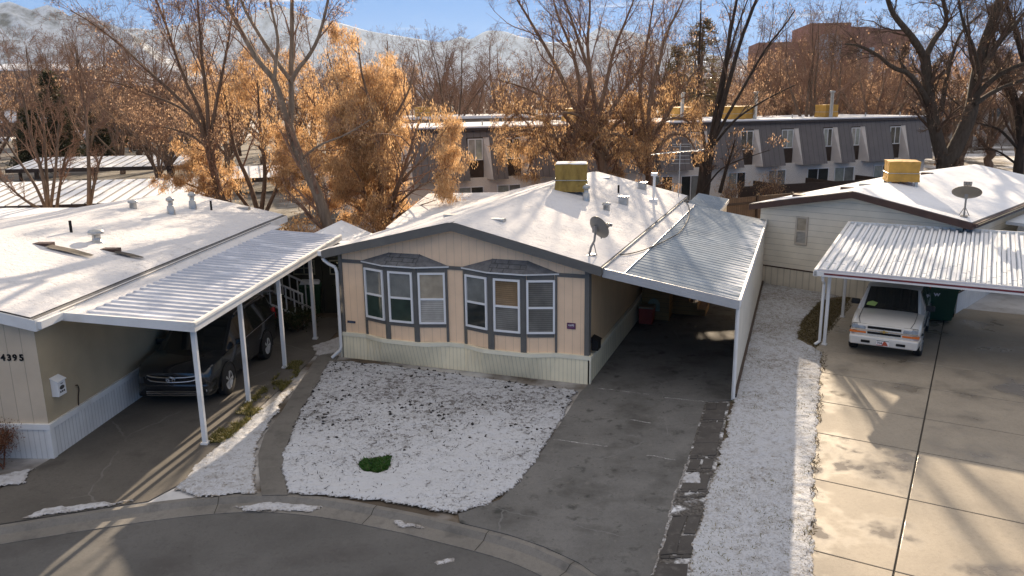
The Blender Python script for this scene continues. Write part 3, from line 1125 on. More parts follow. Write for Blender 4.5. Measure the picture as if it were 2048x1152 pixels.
# skirting: straight foot, top follows the bays
prof = [(-W, 0)]
for b in BAYS:
    for t_ in np.linspace(0, 1, 13):
        u = b[0] + (b[3] - b[0]) * t_
        prof.append((u, -BD * min(1, 1.35 * math.sin(math.pi * t_)) ** 1.0))
prof += [(0, 0)]
m = MB()
for (a, b) in zip(prof[:-1], prof[1:]):
    m.quad((a[0], -.06, -.02), (b[0], -.06, -.02), (b[0], b[1] - .05, SK - .08), (a[0], a[1] - .05, SK - .08))
m.build('skirting', m_skirt, home)
m = MB()
m.quad((.05, -.06, -.02), (.05, LEN, -.02), (.05, LEN, SK - .06), (.05, -.05, SK - .06))
m.quad((-W - .05, LEN, -.02), (-W - .05, -.06, -.02), (-W - .05, -.05, SK - .06), (-W - .05, LEN, SK - .06))
m.build('side_skirting', m_skirt_s, home)
m = MB()
for (a, b) in zip(prof[:-1], prof[1:]):
    m.hexa([(a[0], a[1] - .075, SK - .10), (b[0], b[1] - .075, SK - .10), (b[0], b[1] + .03, SK - .10), (a[0], a[1] + .03, SK - .10),
            (a[0], a[1] - .07, SK), (b[0], b[1] - .07, SK), (b[0], b[1] + .03, SK), (a[0], a[1] + .03, SK)])
m.box(-.0, .085, -.075, LEN, SK - .10, SK - .002)
m.box(.045, .075, -.08, .02, -.02, SK - .10)
m.box(-W - .075, -W - .045, -.08, .02, -.02, SK - .10)
m.build('skirting_rail', plain('cream_rail', (.78, .73, .57), .5, .05, 3), home)
# grey trim
m = MB()
for (a, b) in ((-W - .012, -W + .085), (-.10, .012)):
    MB().box(a, b, -.035, .05, SK, zroof(a if a > UC else b) - .16).build('corner_trim', m_greytrim, home)
m.box(-.05, .030, .05, .11, SK, zw)
segs = [(-W + .085, BAYS[0][0]), (BAYS[0][3], BAYS[1][0]), (BAYS[1][3], -.10)]
for a, b in segs:
    MB().box(a, b, -.025, .02, 2.62, 2.71).build('band_trim', m_greytrim, home)
m.build('corner_trim', m_greytrim, home)
paneset = [[(p_grey, p_green), (p_grey, p_green), (p_beige, p_blind)], [(p_grey, p_dark), (p_amber_refl, p_dblind), (p_dblind, p_dblind)]]
for bi, b in enumerate(BAYS):
    pl = [(b[0], 0.0), (b[1], -BD), (b[2], -BD), (b[3], 0.0)]
    tm = MB()
    for k in range(3):
        p0, p1 = Vector((*pl[k], 0)), Vector((*pl[k + 1], 0))
        ln = (p1 - p0).length
        ang = math.atan2(p1.y - p0.y, p1.x - p0.x)
        M4 = Matrix.Translation((p0.x, p0.y, 0)) @ Matrix.Rotation(ang, 4, 'Z')
        cw = ln / 2
        hw = .345 if k != 1 else .345
        pu, pd = paneset[bi][k]
        wf = window(home, cw - hw, cw + hw, 1.20, 2.54, -.012, m_vinyl, pu, pd, .05, .055, 'h', M4)

        def tb(x0, x1, z0, z1, d=.028):
            q = [M4 @ Vector(c) for c in ((x0, -d, z0), (x1, -d, z0), (x1, .0, z0), (x0, .0, z0), (x0, -d, z1), (x1, -d, z1), (x1, .0, z1), (x0, .0, z1))]
            tm.hexa(q)
        tb(.07, ln - .07, 1.10, 1.20, .026)
        tb(.07, ln - .07, 2.54, 2.70, .026)
        tb(-.02 if k else .0, cw - hw, SK + .002, 2.70)
        tb(cw + hw, ln + (.02 if k < 2 else 0), SK + .002, 2.70)
    tm.build('bay_trim', m_greytrim, home)
    # little shingled hip roof over the bay
    e0, e1, e2, e3 = (b[0] - .06, -.02, 2.70), (b[1] - .04, -BD - .12, 2.70), (b[2] + .04, -BD - .12, 2.70), (b[3] + .06, -.02, 2.70)
    t0, t1 = (b[1] - .02, -.004, 2.96), (b[2] + .02, -.004, 2.96)
    m = MB()
    m.add([e0, e1, e2, e3, t0, t1], [(1, 2, 5, 4), (0, 1, 4), (2, 3, 5)])
    m.add([(p[0], p[1], 2.70) for p in (e0, e1, e2, e3)], [(0, 3, 2, 1)])
    lo = [(p[0], p[1], 2.665) for p in (e0, e1, e2, e3)]
    hi = [(p[0], p[1] - .004, 2.702) for p in (e0, e1, e2, e3)]
    for k in range(3):
        m.quad(lo[k], lo[k + 1], hi[k + 1], hi[k], 1)
    rr = random.Random(bi + 3)
    e1v, e2v, t0v, t1v = Vector(e1), Vector(e2), Vector(t0), Vector(t1)
    for row in range(1, 3):
        f0 = row / 3
        a, c = e1v.lerp(t0v, f0), e2v.lerp(t1v, f0)
        m.tube([a + Vector((0, -.004, .002)), c + Vector((0, -.004, .002))], .006, 4, 2)
    for row in range(3):
        for k in range(2 + row % 2):
            s_ = (k + .35 + .3 * (row % 2) + rr.uniform(-.1, .1)) / 3
            a = (e1v.lerp(t0v, row / 3)).lerp(e2v.lerp(t1v, row / 3), s_)
            c = (e1v.lerp(t0v, (row + 1) / 3)).lerp(e2v.lerp(t1v, (row + 1) / 3), s_)
            m.tube([a + Vector((0, -.004, .002)), c + Vector((0, -.004, .002))], .006, 4, 2)
    m.tube([e1v + Vector((0, -.004, .004)), t0v], .012, 5, 0)
    m.tube([e2v + Vector((0, -.004, .004)), t1v], .012, 5, 0)
    m.build('bay_roof', [m_shingle, m_white, m_shingle_d], home)
# roof
m = MB()
for (ua, ub, za, zb) in ((-W - WE, UC, ZE, ZR), (UC, WE, ZR, ZE)):
    m.slab((ua, -OV, za), (ub, -OV, zb), (ub, LEN, zb), (ua, LEN, za), .10)
roof = m.build('roof', m_shingle, home)
m = MB()
for (ua, ub, za, zb) in ((-W - WE, UC, ZE, ZR), (UC, WE, ZR, ZE)):
    m.hexa([(ua, -OV - .03, za - .21), (ub, -OV - .03, zb - .21), (ub, -OV, zb - .21), (ua, -OV, za - .21),
            (ua, -OV - .03, za - .012), (ub, -OV - .03, zb - .012), (ub, -OV, zb - .012), (ua, -OV, za - .012)])
    m.quad((ua, -OV, za - .105), (ub, -OV, zb - .105), (ub, 0, zb - .105), (ua, 0, za - .105))
m.box(-W - WE - .02, -W - WE, -OV, LEN, ZE - .18, ZE - .01)
m.box(WE, WE + .02, -OV, LEN, ZE - .18, ZE - .01)
m.build('fascia', m_greytrim, home)
gable_snow(home, 'roof_snow', -W - WE + .015, UC, WE - .02, ZE, ZR, ZE, -OV + .0, LEN - .02, m_roofsnow, .035, 3)
for p, k in (((-1.97, 7.15), 'stack'), ((-1.15, 6.53), 'stub'), ((-1.0, 8.36), 'square'), ((-1.59, 10.24), 'pipe'), ((-.36, 10.4), 'tall'), ((-1.18, 12.6), 'square'), ((-2.75, 12.9), 'flat'), ((-2.77, 1.2), 'flat'), ((-4.7, 2.6), 'flat')):
    roof_vent(home, (p[0], p[1], zroof(p[0])), k)
# gutter and downspout at the left front corner
m = MB()
m.box(-W - WE - .13, -W - WE - .02, -OV, LEN - .2, ZE - .15, ZE - .02)
m.build('gutter', m_white, home)
m = MB()
u_ = -W - .03
m.tube([(-W - WE - .07, -.12, ZE - .15), (-W - WE - .05, -.13, ZE - .27), (-W - WE + .1, -.12, ZE - .38), (u_ - .04, -.10, ZE - .46), (u_, -.10, ZE - .60), (u_, -.13, .32), (u_ - .02, -.16, .22), (u_ - .20, -.30, .03)], .045, 10)
m.build('downspout', m_white, home)


def mpt(u, v, z=0.0):
    a = RM
    return (OM[0] + u * math.cos(a) - v * math.sin(a), OM[1] + u * math.sin(a) + v * math.cos(a), z)


cooler('olive cloth covered roof cooler with a snowy top, on the ridge of the pink home', mpt(-2.74, 8.1, 3.76), RM + .25, 1.08, 1.02, .90, m_tarp, True, 'covered roof coolers', 2)
sat_dish('dark grey satellite dish by the front edge of the pink home roof', 'satellite dishes', mpt(-.12, .45, zroof(-.12) + .01), math.radians(38), math.radians(24), .30, m_dish)
# TV antenna mast behind the roof
t = thing('tv_antenna', 'tall thin television antenna with many rods behind the pink home roof', 'antenna', mpt(.12, 13.2, 2.9), RM)
MB().cyl((0, 0, -1.0), (0, 0, 2.15), .017, n=8).build('mast', m_galv, t)
m = MB()
m.tube([(-1.15, .25, 1.72), (0, 0, 1.88), (.9, -.2, 1.95)], .018, 6)
for k in range(9):
    f = k / 8
    x, y, z = -1.0 + 1.75 * f, .22 - .4 * f, 1.74 + .19 * f
    m.cyl((x - .1, y - .3 - .06 * k, z), (x + .1, y + .3 + .06 * k, z), .007, n=5)
for z in (1.42, 1.56, 1.7, 2.05, 2.14):
    m.cyl((-.3, -.08, z), (.36, .08, z), .008, n=5)
m.build('rods', m_galv, t)
t = thing('wall_mailbox', 'black wall mailbox at the right front corner of the pink home', 'mailbox', mpt(.03, .14, .80), RM)
m = MB()
m.prism([(0, 0), (.17, 0), (.17, .22), (0, .30)], 1, 0, .30)
m.build('box', m_black, t, .006)
m = MB()
m.prism([(-.002, .305), (.19, .225), (.19, .245), (-.002, .325)], 1, -.012, .312)
m.build('lid', m_black, t)
t = thing('house_sign', 'small purple sign with white figures beside the right bay window', 'sign', mpt(-.43, -.012, 1.42), RM)
MB().box(-.105, .105, -.012, .004, -.075, .075).build('board', m_purple, t)
FRONT = Matrix.Rotation(math.pi / 2, 4, 'X')
put_text('lettering', '4,695', .068, m_sign_w, t, Matrix.Translation((0, -.014, .018)) @ FRONT, .002, .001)
m = MB()
m.box(-.08, .08, -.0145, -.012, -.035, -.028)
m.build('text_line', plain('sign_mauve', (.32, .16, .28), .5), t)
t = thing('name_plate', 'thin dark blue plate low on the left end of the pink front wall', 'plate', mpt(-6.55, -.012, 1.0), RM)
MB().box(-.12, .12, -.012, .004, -.028, .028).build('board', m_navy, t)
MB().box(-.08, .09, -.0145, -.012, -.007, .007).build('text_line', plain('plate_blue', (.16, .22, .27), .5), t)

# main carport
cp = thing('carport', 'long grey corrugated carport joined to the right side of the pink home', 'carport', OM, RM)
ZI, ZO = 2.87, 2.33
UI, UO = .37, 3.43
ki = (ZO - ZI) / (UO - UI)
us = .85
zs = ZI + ki * (us - UI)
met = NT('carport_metal_with_frost')
_s = met.step(met.noise(1.6, 5, .6, vec=(.7, 2.2, 1)), .62, .74)
_c = met.mix(met.step(met.noise(.8, 4), .3, .7), (.20, .24, .29), (.26, .31, .37))
met_far = met.step(met.axis(0), 2.75, 3.5)
_s2 = met.math('MULTIPLY', met.step(met.noise(3.2, 4, .6, vec=(.5, 3, 1)), .45, .55), met_far)
_k = met.math('MAXIMUM', met.math('MULTIPLY', _s, .18), _s2)
met = met.finish(met.mix(_k, _c, SNOWC), .9, 0, met.noise(20, 3), .1, .01, .02)
corrugated('roof_panel', cp, met, (us, -.10), UO - us, 12.7, zs, ZO, zs, ZO, .30, .013, 'u')
m = MB()
m.slab((UI, -.12, ZI + .02), (us, -.12, zs + .02), (us, 12.75, zs + .02), (UI, 12.75, ZI + .02), .03)
m.build('flat_flashing', m_roofsnow, cp)
m = MB()
m.cyl((UI - .01, -.1, ZI + .05), (UI - .01, 12.9, ZI + .05), .028, n=6)
m.cyl((us, -.1, zs + .03), (us, 12.7, zs + .03), .014, n=6)
m.build('edge_seam', m_galv, cp)
m = MB()
for (d0, d1, zz0, zz1) in ((-.16, -.10, -.16, -.06), (-.145, -.10, -.06, .045)):
    m.hexa([(UI - .02, d0, ZI + zz0), (UO + .02, d0, ZO + zz0), (UO + .02, d1, ZO + zz0), (UI - .02, d1, ZI + zz0),
            (UI - .02, d0, ZI + zz1), (UO + .02, d0, ZO + zz1), (UO + .02, d1, ZO + zz1), (UI - .02, d1, ZI + zz1)])
m.build('front_fascia', plain('grey_fascia', (.42, .43, .44), .45, .06, 3), cp)
m = MB()
m.box(UO, UO + .05, -.14, 12.62, ZO - .10, ZO + .06)
m.build('side_fascia', m_white, cp)
m = MB()
m.box(UO - .03, UO, .02, 12.3, .10, ZO - .02)
m.build('side_panel', grooved('ivory_panel', (.62, .59, .52), 1, 1.22, .012, .8), cp)
m = MB()
m.box(UO - .05, UO + .03, -.06, .03, 0, ZO - .10)
m.cyl((UO + .0, -.085, .06), (UO, -.085, ZO - .1), .035, n=8)
m.build('post', m_white, cp)
m = MB()
m.box(UO - .02, UO + .06, .05, 12.3, -.02, .12)
m.build('sill_board', m_dbrown, cp)
# cable lying on the carport roof
pts = []
for (x, y, u0) in ((1198, 514, 0), (1255, 512, 0), (1300, 499, 0), (1340, 480, 0), (1362, 465, 0), (1377, 438, 0), (1378, 418, 0), (1373, 408, 0)):
    d = ray(x, y)
    best = None
    n_ = np.array([0, 0, 1.]) - ki * np.array([math.cos(RM), math.sin(RM), 0])
    o_ = np.array(OM)
    p_on = np.array([OM[0] + UI * math.cos(RM), OM[1] + UI * math.sin(RM), ZI])
    c_ = np.array([0, 0, CAMH])
    t_ = np.dot(p_on - c_, n_) / np.dot(d, n_)
    P = c_ + d * t_
    pts.append((P[0], P[1], P[2] + .055))
o = MB().tube(spline(pts, 5), .014, 6).build('roof_cable', m_black)
tag(o, 'black cable curling across the carport roof of the pink home', 'cable')
# awning behind the carport
aw = thing('patio_awning', 'short grey corrugated awning with cream wall behind the long carport', 'awning', OM, RM)
corrugated('roof_panel', aw, met, (.42, 13.05), 1.28, 4.1, 2.72, 2.5, 2.72, 2.5, .2, .03, 'u')
m = MB()
m.box(1.62, 1.70, 13.05, 17.15, 2.38, 2.52)
m.build('fascia', m_white, aw)
m = MB()
m.box(.3, 1.62, 13.2, 17.1, 0, 2.40)
m.build('wall', plain('cream_wall', (.60, .52, .40), .7, .08, 2), aw)
# porch of wood, cooler box and red bin under the carport
t = thing('wooden_porch', 'orange stained wooden porch with slatted rail under the long carport', 'porch', mpt(.12, 6.15), RM)
m = MB()
m.box(0, .82, 0, 3.0, 0, 1.0)
m.prism([(0, 0), (.45, 0), (.45, .28), (.3, .28), (.3, .56), (.15, .56), (.15, .84), (0, .84)], 1, .35, 1.6)
for k in range(4):
    m.box(.82, .82 + .26 * (4 - k), .9, 2.0, .21 * k, .21 * (k + 1))
m.build('steps', m_wood, t)
m = MB()
for k in range(9):
    m.box(.04 + k * .09, .085 + k * .09, 0, .04, 1.06, 1.9)
m.box(0, .84, -.012, .05, 1.9, 1.97)
m.box(0, .84, -.012, .05, 1.0, 1.06)
m.box(-.0, .06, -.02, .06, 1.0, 2.0)
m.box(.80, .86, -.02, .06, 0, 2.0)
m.build('rail', m_wood, t)
m = MB()
m.prism([(.2, .30), (.56, .30), (.56, .56), (.5, .66), (.38, .70), (.26, .66), (.2, .56)], 1, -.03, -.001)
m.build('vent_grille', plain('pale_grille', (.30, .29, .20), .7, .2, 20), t)
t = thing('storage_bin', 'red plastic bin with a pale lid beside the wooden porch', 'bin', mpt(.13, 5.55), RM)
MB().hexa([(.02, .02, 0), (.42, .02, 0), (.42, .42, 0), (.02, .42, 0), (0, 0, .5), (.45, 0, .5), (.45, .45, .5), (0, .45, .5)]).build('body', m_red, t, .015)
MB().box(-.01, .46, -.01, .46, .5, .55).build('lid', plain('pale_lid', (.32, .25, .18), .6), t, .01)
# snowy lean-to roof behind, left
a0 = np.array([-6.55, 26.1])
P = [at(770, 455, 25.6), at(855, 387, 36.0), at(1082, 386, 36.5), at(930, 470, 26.5)]
t = thing('lean_to_shed', 'low lean-to with a wide snowy roof behind the left of the pink home', 'shed', (-3.0, 27.0, 0))
c_ = np.array([-3.0, 27.0, 0])
P = [tuple(p - c_) for p in (at(772, 455, 25.2), at(857, 387, 34.0), at(1090, 383, 34.4))]
P.append((P[2][0] - 1.2, P[0][1] - 2.2, P[0][2] - .15))
m = MB()
m.slab(P[0], P[3], P[2], P[1], .10)
m.build('roof', m_roofsnow, t)
m = MB()
m.hexa([(P[0][0] + .3, P[0][1] + .3, 0), (P[3][0] - .2, P[3][1] + .3, 0), (P[2][0] - .2, P[2][1] - .3, 0), (P[1][0] + .3, P[1][1] - .3, 0),
        (P[0][0] + .3, P[0][1] + .3, P[0][2] - .11), (P[3][0] - .2, P[3][1] + .3, P[3][2] - .11), (P[2][0] - .2, P[2][1] - .3, P[2][2] - .11), (P[1][0] + .3, P[1][1] - .3, P[1][2] - .11)])
m.build('wall', m_pink_s, t)

# ------------------------------------------------------------------ left neighbour
RL = math.radians(-3.955)
OL = (-9.06, 14.41, 0.0)
nb = thing('mobile_home', 'tan mobile home with white skirting, house number and dark strips on its snowy roof', 'mobile home', OL, RL)


def lpt(u, v, z=0.0):
    a = RL
    return (OL[0] + u * math.cos(a) - v * math.sin(a), OL[1] + u * math.sin(a) + v * math.cos(a), z)


WL, LL = 10.2, 13.4
UCL, ZEL, ZRL, ZLL = -3.4, 2.90, 3.72, 2.75
m = MB()
m.add([(-WL, 0, .7), (0, 0, .7), (0, 0, 2.78), (UCL, 0, 3.6), (-WL, 0, 2.6)], [(0, 1, 2, 3, 4)])
mb_ = MB()
mb_.add([(-WL, LL - .3, .7), (0, LL - .3, .7), (0, LL - .3, 2.78), (UCL, LL - .3, 3.6), (-WL, LL - .3, 2.6)], [(4, 3, 2, 1, 0)])
m.build('front_wall', m_tan, nb)
mb_.build('back_wall', m_tan, nb)
m = MB()
m.quad((0, 0, .7), (0, LL - .3, .7), (0, LL - .3, 2.78), (0, 0, 2.78))
m.build('side_wall', m_tan_s, nb)
m = MB().quad((-WL, -.03, -.02), (.03, -.03, -.02), (.03, -.03, .62), (-WL, -.03, .62)).build('skirting', m_wskirt, nb)
m = MB().quad((.03, -.03, -.02), (.03, LL, -.02), (.03, LL, .62), (.03, -.03, .62)).build('side_skirting', m_wskirt_s, nb)
m = MB()
m.box(-WL, .06, -.06, 0, .61, .72)
m.box(0, .06, 0, LL - .3, .61, .72)
m.box(-.03, .05, -.055, -.028, -.02, .61)
m.box(.028, .05, -.03, .06, -.02, .61)
m.build('skirting_rail', m_white, nb)
m = MB()
for (ua, ub, za, zb) in ((-WL - .2, UCL, ZLL, ZRL), (UCL, .20, ZRL, ZEL - .02)):
    m.slab((ua, -.22, za), (ub, -.22, zb), (ub, LL, zb), (ua, LL, za), .07)
m.build('roof', m_shingle, nb)
m = MB()
for (ua, ub, za, zb) in ((-WL - .2, UCL, ZLL, ZRL), (UCL, .20, ZRL, ZEL - .02)):
    m.hexa([(ua, -.25, za - .22), (ub, -.25, zb - .22), (ub, -.22, zb - .22), (ua, -.22, za - .22), (ua, -.25, za - .005), (ub, -.25, zb - .005), (ub, -.22, zb - .005), (ua, -.22, za - .005)])
    m.hexa([(ua, LL, za - .2), (ub, LL, zb - .2), (ub, LL + .03, zb - .2), (ua, LL + .03, za - .2), (ua, LL, za - .005), (ub, LL, zb - .005), (ub, LL + .03, zb - .005), (ua, LL + .03, za - .005)])
m.box(.20, .23, -.25, LL + .03, ZEL - .24, ZEL - .02)
m.box(.23, .31, -.2, .9, ZEL - .2, ZEL - .06)
m.build('fascia', m_white, nb)
gable_snow(nb, 'roof_snow', -WL - .18, UCL, .12, ZLL, ZRL, ZEL, -.2, LL - .02, m_roofsnow, .045, 11)


def zl(u):
    return ZRL + (ZEL - ZRL) * (u - UCL) / (.2 - UCL)


def lroofpt(x, y, lift=0.0):
    """point of the right slope of the left neighbour's roof seen at photo pixel (x, y), in local coordinates"""
    d = ray(x, y)
    U_, V_ = np.array([math.cos(RL), math.sin(RL), 0]), np.array([-math.sin(RL), math.cos(RL), 0])
    k = (ZEL - ZRL) / (.2 - UCL)
    n_ = np.array([0, 0, 1.]) - k * U_
    c_ = np.array([0, 0, CAMH])
    p_on = np.array(OL) + U_ * UCL + np.array([0, 0, ZRL + lift])
    P = c_ + d * (np.dot(p_on - c_, n_) / np.dot(d, n_))
    return (float(np.dot(P - np.array(OL), U_)), float(np.dot(P - np.array(OL), V_)), float(P[2]))


for (x, y, k) in ((143, 466, 'pipe'), (194, 484, 'mushroom'), (267, 418, 'stub'), (343, 429, 'stack'), (386, 418, 'stack'), (423, 421, 'pipe'), (487, 418, 'flat'), (88, 491, 'brown'), (222, 502, 'brown')):
    roof_vent(nb, lroofpt(x, y, .02), k)
m = MB()
for (pa, pb, wd) in (((97, 491), (185, 511), .13), ((230, 503), (286, 515), .10)):
    a, b = Vector(lroofpt(*pa, .085)), Vector(lroofpt(*pb, .085))
    s_ = Vector((-(b - a).y, (b - a).x, 0)).normalized() * wd
    mid = (a + b) / 2
    m.add([a - s_, mid - s_ * 1.15, b - s_ * .5, b + s_ * .6, mid + s_ * 1.3, a + s_], [(0, 1, 2, 3, 4, 5)])
m.build('bare_roof_strip', plain('thawed_shingle', (.075, .065, .055), .9, .3, 8), nb)
for k, (c, du) in enumerate(zip('4395', (-.70, -.575, -.462, -.33))):
    o = put_text('house_number', c, .175, m_black, nb, Matrix.Translation((du, -.008, 2.06)) @ FRONT, .006, .006)
t = thing('wall_box', 'white box with black lettering on the tan side wall near the corner', 'newspaper box', lpt(.0, .22, 1.18), RL)
m = MB()
m.prism([(0, 0), (.14, 0), (.14, .30), (0, .37)], 1, 0, .26)
m.build('box', m_vinyl, t, .01)
m = MB()
m.prism([(.0, .375), (.16, .295), (.16, .31), (.0, .39)], 1, -.012, .272)
m.build('lid', m_vinyl, t)
SIDE = Matrix.Rotation(math.pi / 2, 4, 'Z') @ FRONT
m = MB()
m.add([(.143, .13 + .075 * math.cos(a), .165 + .042 * math.sin(a)) for a in np.linspace(0, 2 * math.pi, 21)[:-1]], [tuple(range(20))])
m.box(.1405, .1425, .10, .17, .235, .25)
for k in range(3):
    m.box(.1405, .1425, .055 + k * .055, .095 + k * .055, .065, .105)
m.build('lettering', plain('print_grey', (.05, .05, .05), .6), t)
o = MB().tube(spline([lpt(.02, .95, .72), lpt(.03, .97, .92), lpt(.03, 1.02, 1.05), lpt(.05, .96, 1.16), lpt(.06, .90, 1.17)], 4), .012, 6).build('wall_hose', m_dbrown)
tag(o, 'short brown hooked hose end on the tan side wall', 'hose')
# roof beyond the left neighbour
t = thing('shed', 'low shed with a flat bluish snowy roof behind the tan mobile home', 'shed', lpt(-9.5, 15.5), RL)
m = MB()
m.slab((-4, -.9, 2.55), (4.6, -.9, 2.55), (5.3, 2.2, 2.62), (-4, 2.2, 2.62), .12)
m.build('roof', m_snow, t)
MB().box(-3.8, 4.4, -.7, 2.0, 0, 2.42).build('wall', m_tan_s, t)
# its carport
lc = thing('carport', 'white carport of corrugated sheet on slim posts over the dark parked car', 'carport', OL, RL)
u0_, u1_ = .24, 2.84
z0_, z1_ = 2.80, 2.60
metl = NT('frosted_white_metal')
_s = metl.step(metl.noise(1.3, 5, .6, vec=(.8, 2.5, 1)), .5, .68)
metl = metl.finish(metl.mix(metl.math('MULTIPLY', _s, .8), (.44, .47, .54), (.74, .76, .82)), .7, 0, metl.noise(20, 3), .1, .01, .12)
corrugated('roof_panel', lc, metl, (u0_ + .42, .55), u1_ - u0_ - .42, 10.2, z0_ - .03, z1_, z0_ - .03, z1_, .28, .04, 'u', .4)
m = MB()
m.slab((u0_, .55, z0_ + .02), (u0_ + .44, .55, z0_ - .01), (u0_ + .44, 11.6, z0_ - .01), (u0_, 11.6, z0_ + .02), .03)
m.build('flat_flashing', m_roofsnow, lc)
m = MB()
m.cyl((u0_ - .02, .5, z0_ + .06), (u0_ - .02, 11.8, z0_ + .06), .02, n=6)
m.build('edge_seam', m_bracket, lc)
m = MB()
m.hexa([(u0_, .48, z0_ - .13), (u1_ + .06, .48, z1_ - .15), (u1_ + .06, .55, z1_ - .15), (u0_, .55, z0_ - .13), (u0_, .48, z0_ + .03), (u1_ + .06, .48, z1_ + .045), (u1_ + .06, .55, z1_ + .045), (u0_, .55, z0_ + .03)])
m.box(u1_, u1_ + .06, .55, 10.8, z1_ - .15, z1_ + .045)
m.box(u1_ + .055, u1_ + .075, .5, 10.8, z1_ - .02, z1_ + .03)
m.build('fascia', m_white, lc)
for v in (.75, 3.02, 5.46, 8.04):
    post(lc, 2.73, v, 0, z1_ - .1, .09)
# steps with white railings
t = thing('porch_steps', 'dim wooden steps with two white picket railings behind the dark car', 'steps', lpt(.75, 9.25), RL)
m = MB()
for k in range(4):
    m.box(-.7 + .0 * k, 1.25 - .32 * k, 0, 1.1, .19 * k, .19 * (k + 1))
m.build('steps', m_olive, t)
for yv in (.0, 1.1):
    m = MB()
    n = 8
    for k in range(n + 1):
        x = -.75 + 2.0 * k / n
        zb = .86 - .62 * max(0, (x + .1) / 1.35) if x > -.1 else .86
        wv = .035 if k < n else .05
        m.box(x - wv / 2, x + wv / 2, yv - wv / 2, yv + wv / 2, zb - (.1 if k < n else .22), zb + .78)
    for dz in (0, .78):
        m.hexa([(-.78, yv - .03, .86 + dz), (-.1, yv - .03, .86 + dz), (-.1, yv + .03, .86 + dz), (-.78, yv + .03, .86 + dz), (-.78, yv - .03, .91 + dz), (-.1, yv - .03, .91 + dz), (-.1, yv + .03, .91 + dz), (-.78, yv + .03, .91 + dz)])
        m.hexa([(-.1, yv - .03, .86 + dz), (1.28, yv - .03, .24 + dz), (1.28, yv + .03, .24 + dz), (-.1, yv + .03, .86 + dz), (-.1, yv - .03, .91 + dz), (1.28, yv - .03, .29 + dz), (1.28, yv + .03, .29 + dz), (-.1, yv + .03, .91 + dz)])
    m.build('railing', m_white, t)


def wheelie_bin(label, loc, rz, cat='wheelie bin', snow=False):
    t = thing('wheelie_bin', label, cat, loc, rz, 'green wheelie bins')
    m = MB()
    m.hexa([(-.26, -.30, .06), (.26, -.30, .06), (.26, .28, .06), (-.26, .28, .06), (-.33, -.40, .98), (.33, -.40, .98), (.33, .36, .98), (-.33, .36, .98)])
    m.box(-.355, .355, -.42, .38, .94, 1.0)
    m.build('body', m_bin, t, .02)
    m = MB()
    m.hexa([(-.35, -.44, 1.0), (.35, -.44, 1.0), (.35, .40, 1.03), (-.35, .40, 1.03), (-.30, -.36, 1.06), (.30, -.36, 1.06), (.30, .36, 1.10), (-.30, .36, 1.10)])
    m.cyl((-.3, .43, 1.0), (.3, .43, 1.0), .03, n=8)
    m.build('lid', m_bin, t, .015)
    for s_ in (-1, 1):
        MB().cyl((.30 * s_, .30, .13), (.36 * s_, .30, .13), .13, n=16).build('wheel', m_black, t)
    if snow:
        m = MB()
        m.hexa([(-.32, -.38, 1.05), (.32, -.38, 1.05), (.32, .36, 1.09), (-.32, .36, 1.09), (-.28, -.3, 1.13), (.28, -.3, 1.13), (.28, .3, 1.16), (-.28, .3, 1.16)])
        m.build('snow_cap', m_snow, t, .02)
    return t


wheelie_bin('green wheelie bin with a snowy lid behind the white porch railing', lpt(1.75, 10.9), RL + .2, snow=True)
# garden shed with two barn doors between the homes
t = thing('garden_shed', 'dark olive garden shed with double doors and a snowy gable roof between two homes', 'shed', (-6.15, 25.2, 0), math.radians(-2))
m = MB()
m.add([(-1.5, 0, 0), (1.5, 0, 0), (1.5, 0, 1.95), (0, 0, 2.55), (-1.5, 0, 1.95), (-1.5, 2.6, 0), (1.5, 2.6, 0), (1.5, 2.6, 1.95), (0, 2.6, 2.55), (-1.5, 2.6, 1.95)],
      [(0, 1, 2, 3, 4), (9, 8, 7, 6, 5), (1, 6, 7, 2), (0, 4, 9, 5)])
m.build('wall', m_olive, t)
m = MB()
m.slab((-1.7, -.25, 1.9), (0, -.25, 2.66), (0, 2.8, 2.66), (-1.7, 2.8, 1.9), .07)
m.slab((0, -.25, 2.66), (1.7, -.25, 1.9), (1.7, 2.8, 1.9), (0, 2.8, 2.66), .07)
m.build('roof', m_thin, t)
for s_ in (-1, 1):
    d_ = MB().box(min(.02 * s_, 1.2 * s_), max(.02 * s_, 1.2 * s_), -.04, -.002, .05, 1.9).build('door', plain('door_olive', (.04, .036, .022), .7, .2, 4), t)
    wn = window(t, .6 * s_ - .36, .6 * s_ + .36, 1.3, 1.78, -.042, plain('dim_cream', (.30, .28, .19), .6), p_dark, None, .04, .03, None, None, True)
m_dimtan = plain('dim_tan', (.20, .16, .09), .7)
MB().box(-1.56, -1.44, -.02, .0, 0, 1.95).build('corner_board', m_dimtan, t)
MB().box(1.44, 1.56, -.02, .0, 0, 1.95).build('corner_board', m_dimtan, t)

# ------------------------------------------------------------------ right neighbour
RR = math.radians(-44.7)
OR = (14.0, 24.11, 0.0)
rn = thing('mobile_home', 'white lap sided mobile home with brown roof edge and one small window', 'mobile home', OR, RR)
WR, LR = 7.1, 13.6
UCR, ZER, ZRR = -3.4, 2.96, 3.66


def rpt(u, v, z=0.0):
    a = RR
    return (OR[0] + u * math.cos(a) - v * math.sin(a), OR[1] + u * math.sin(a) + v * math.cos(a), z)


def zrr(u):
    return ZRR - (ZRR - ZER) / 3.65 * abs(u - UCR)


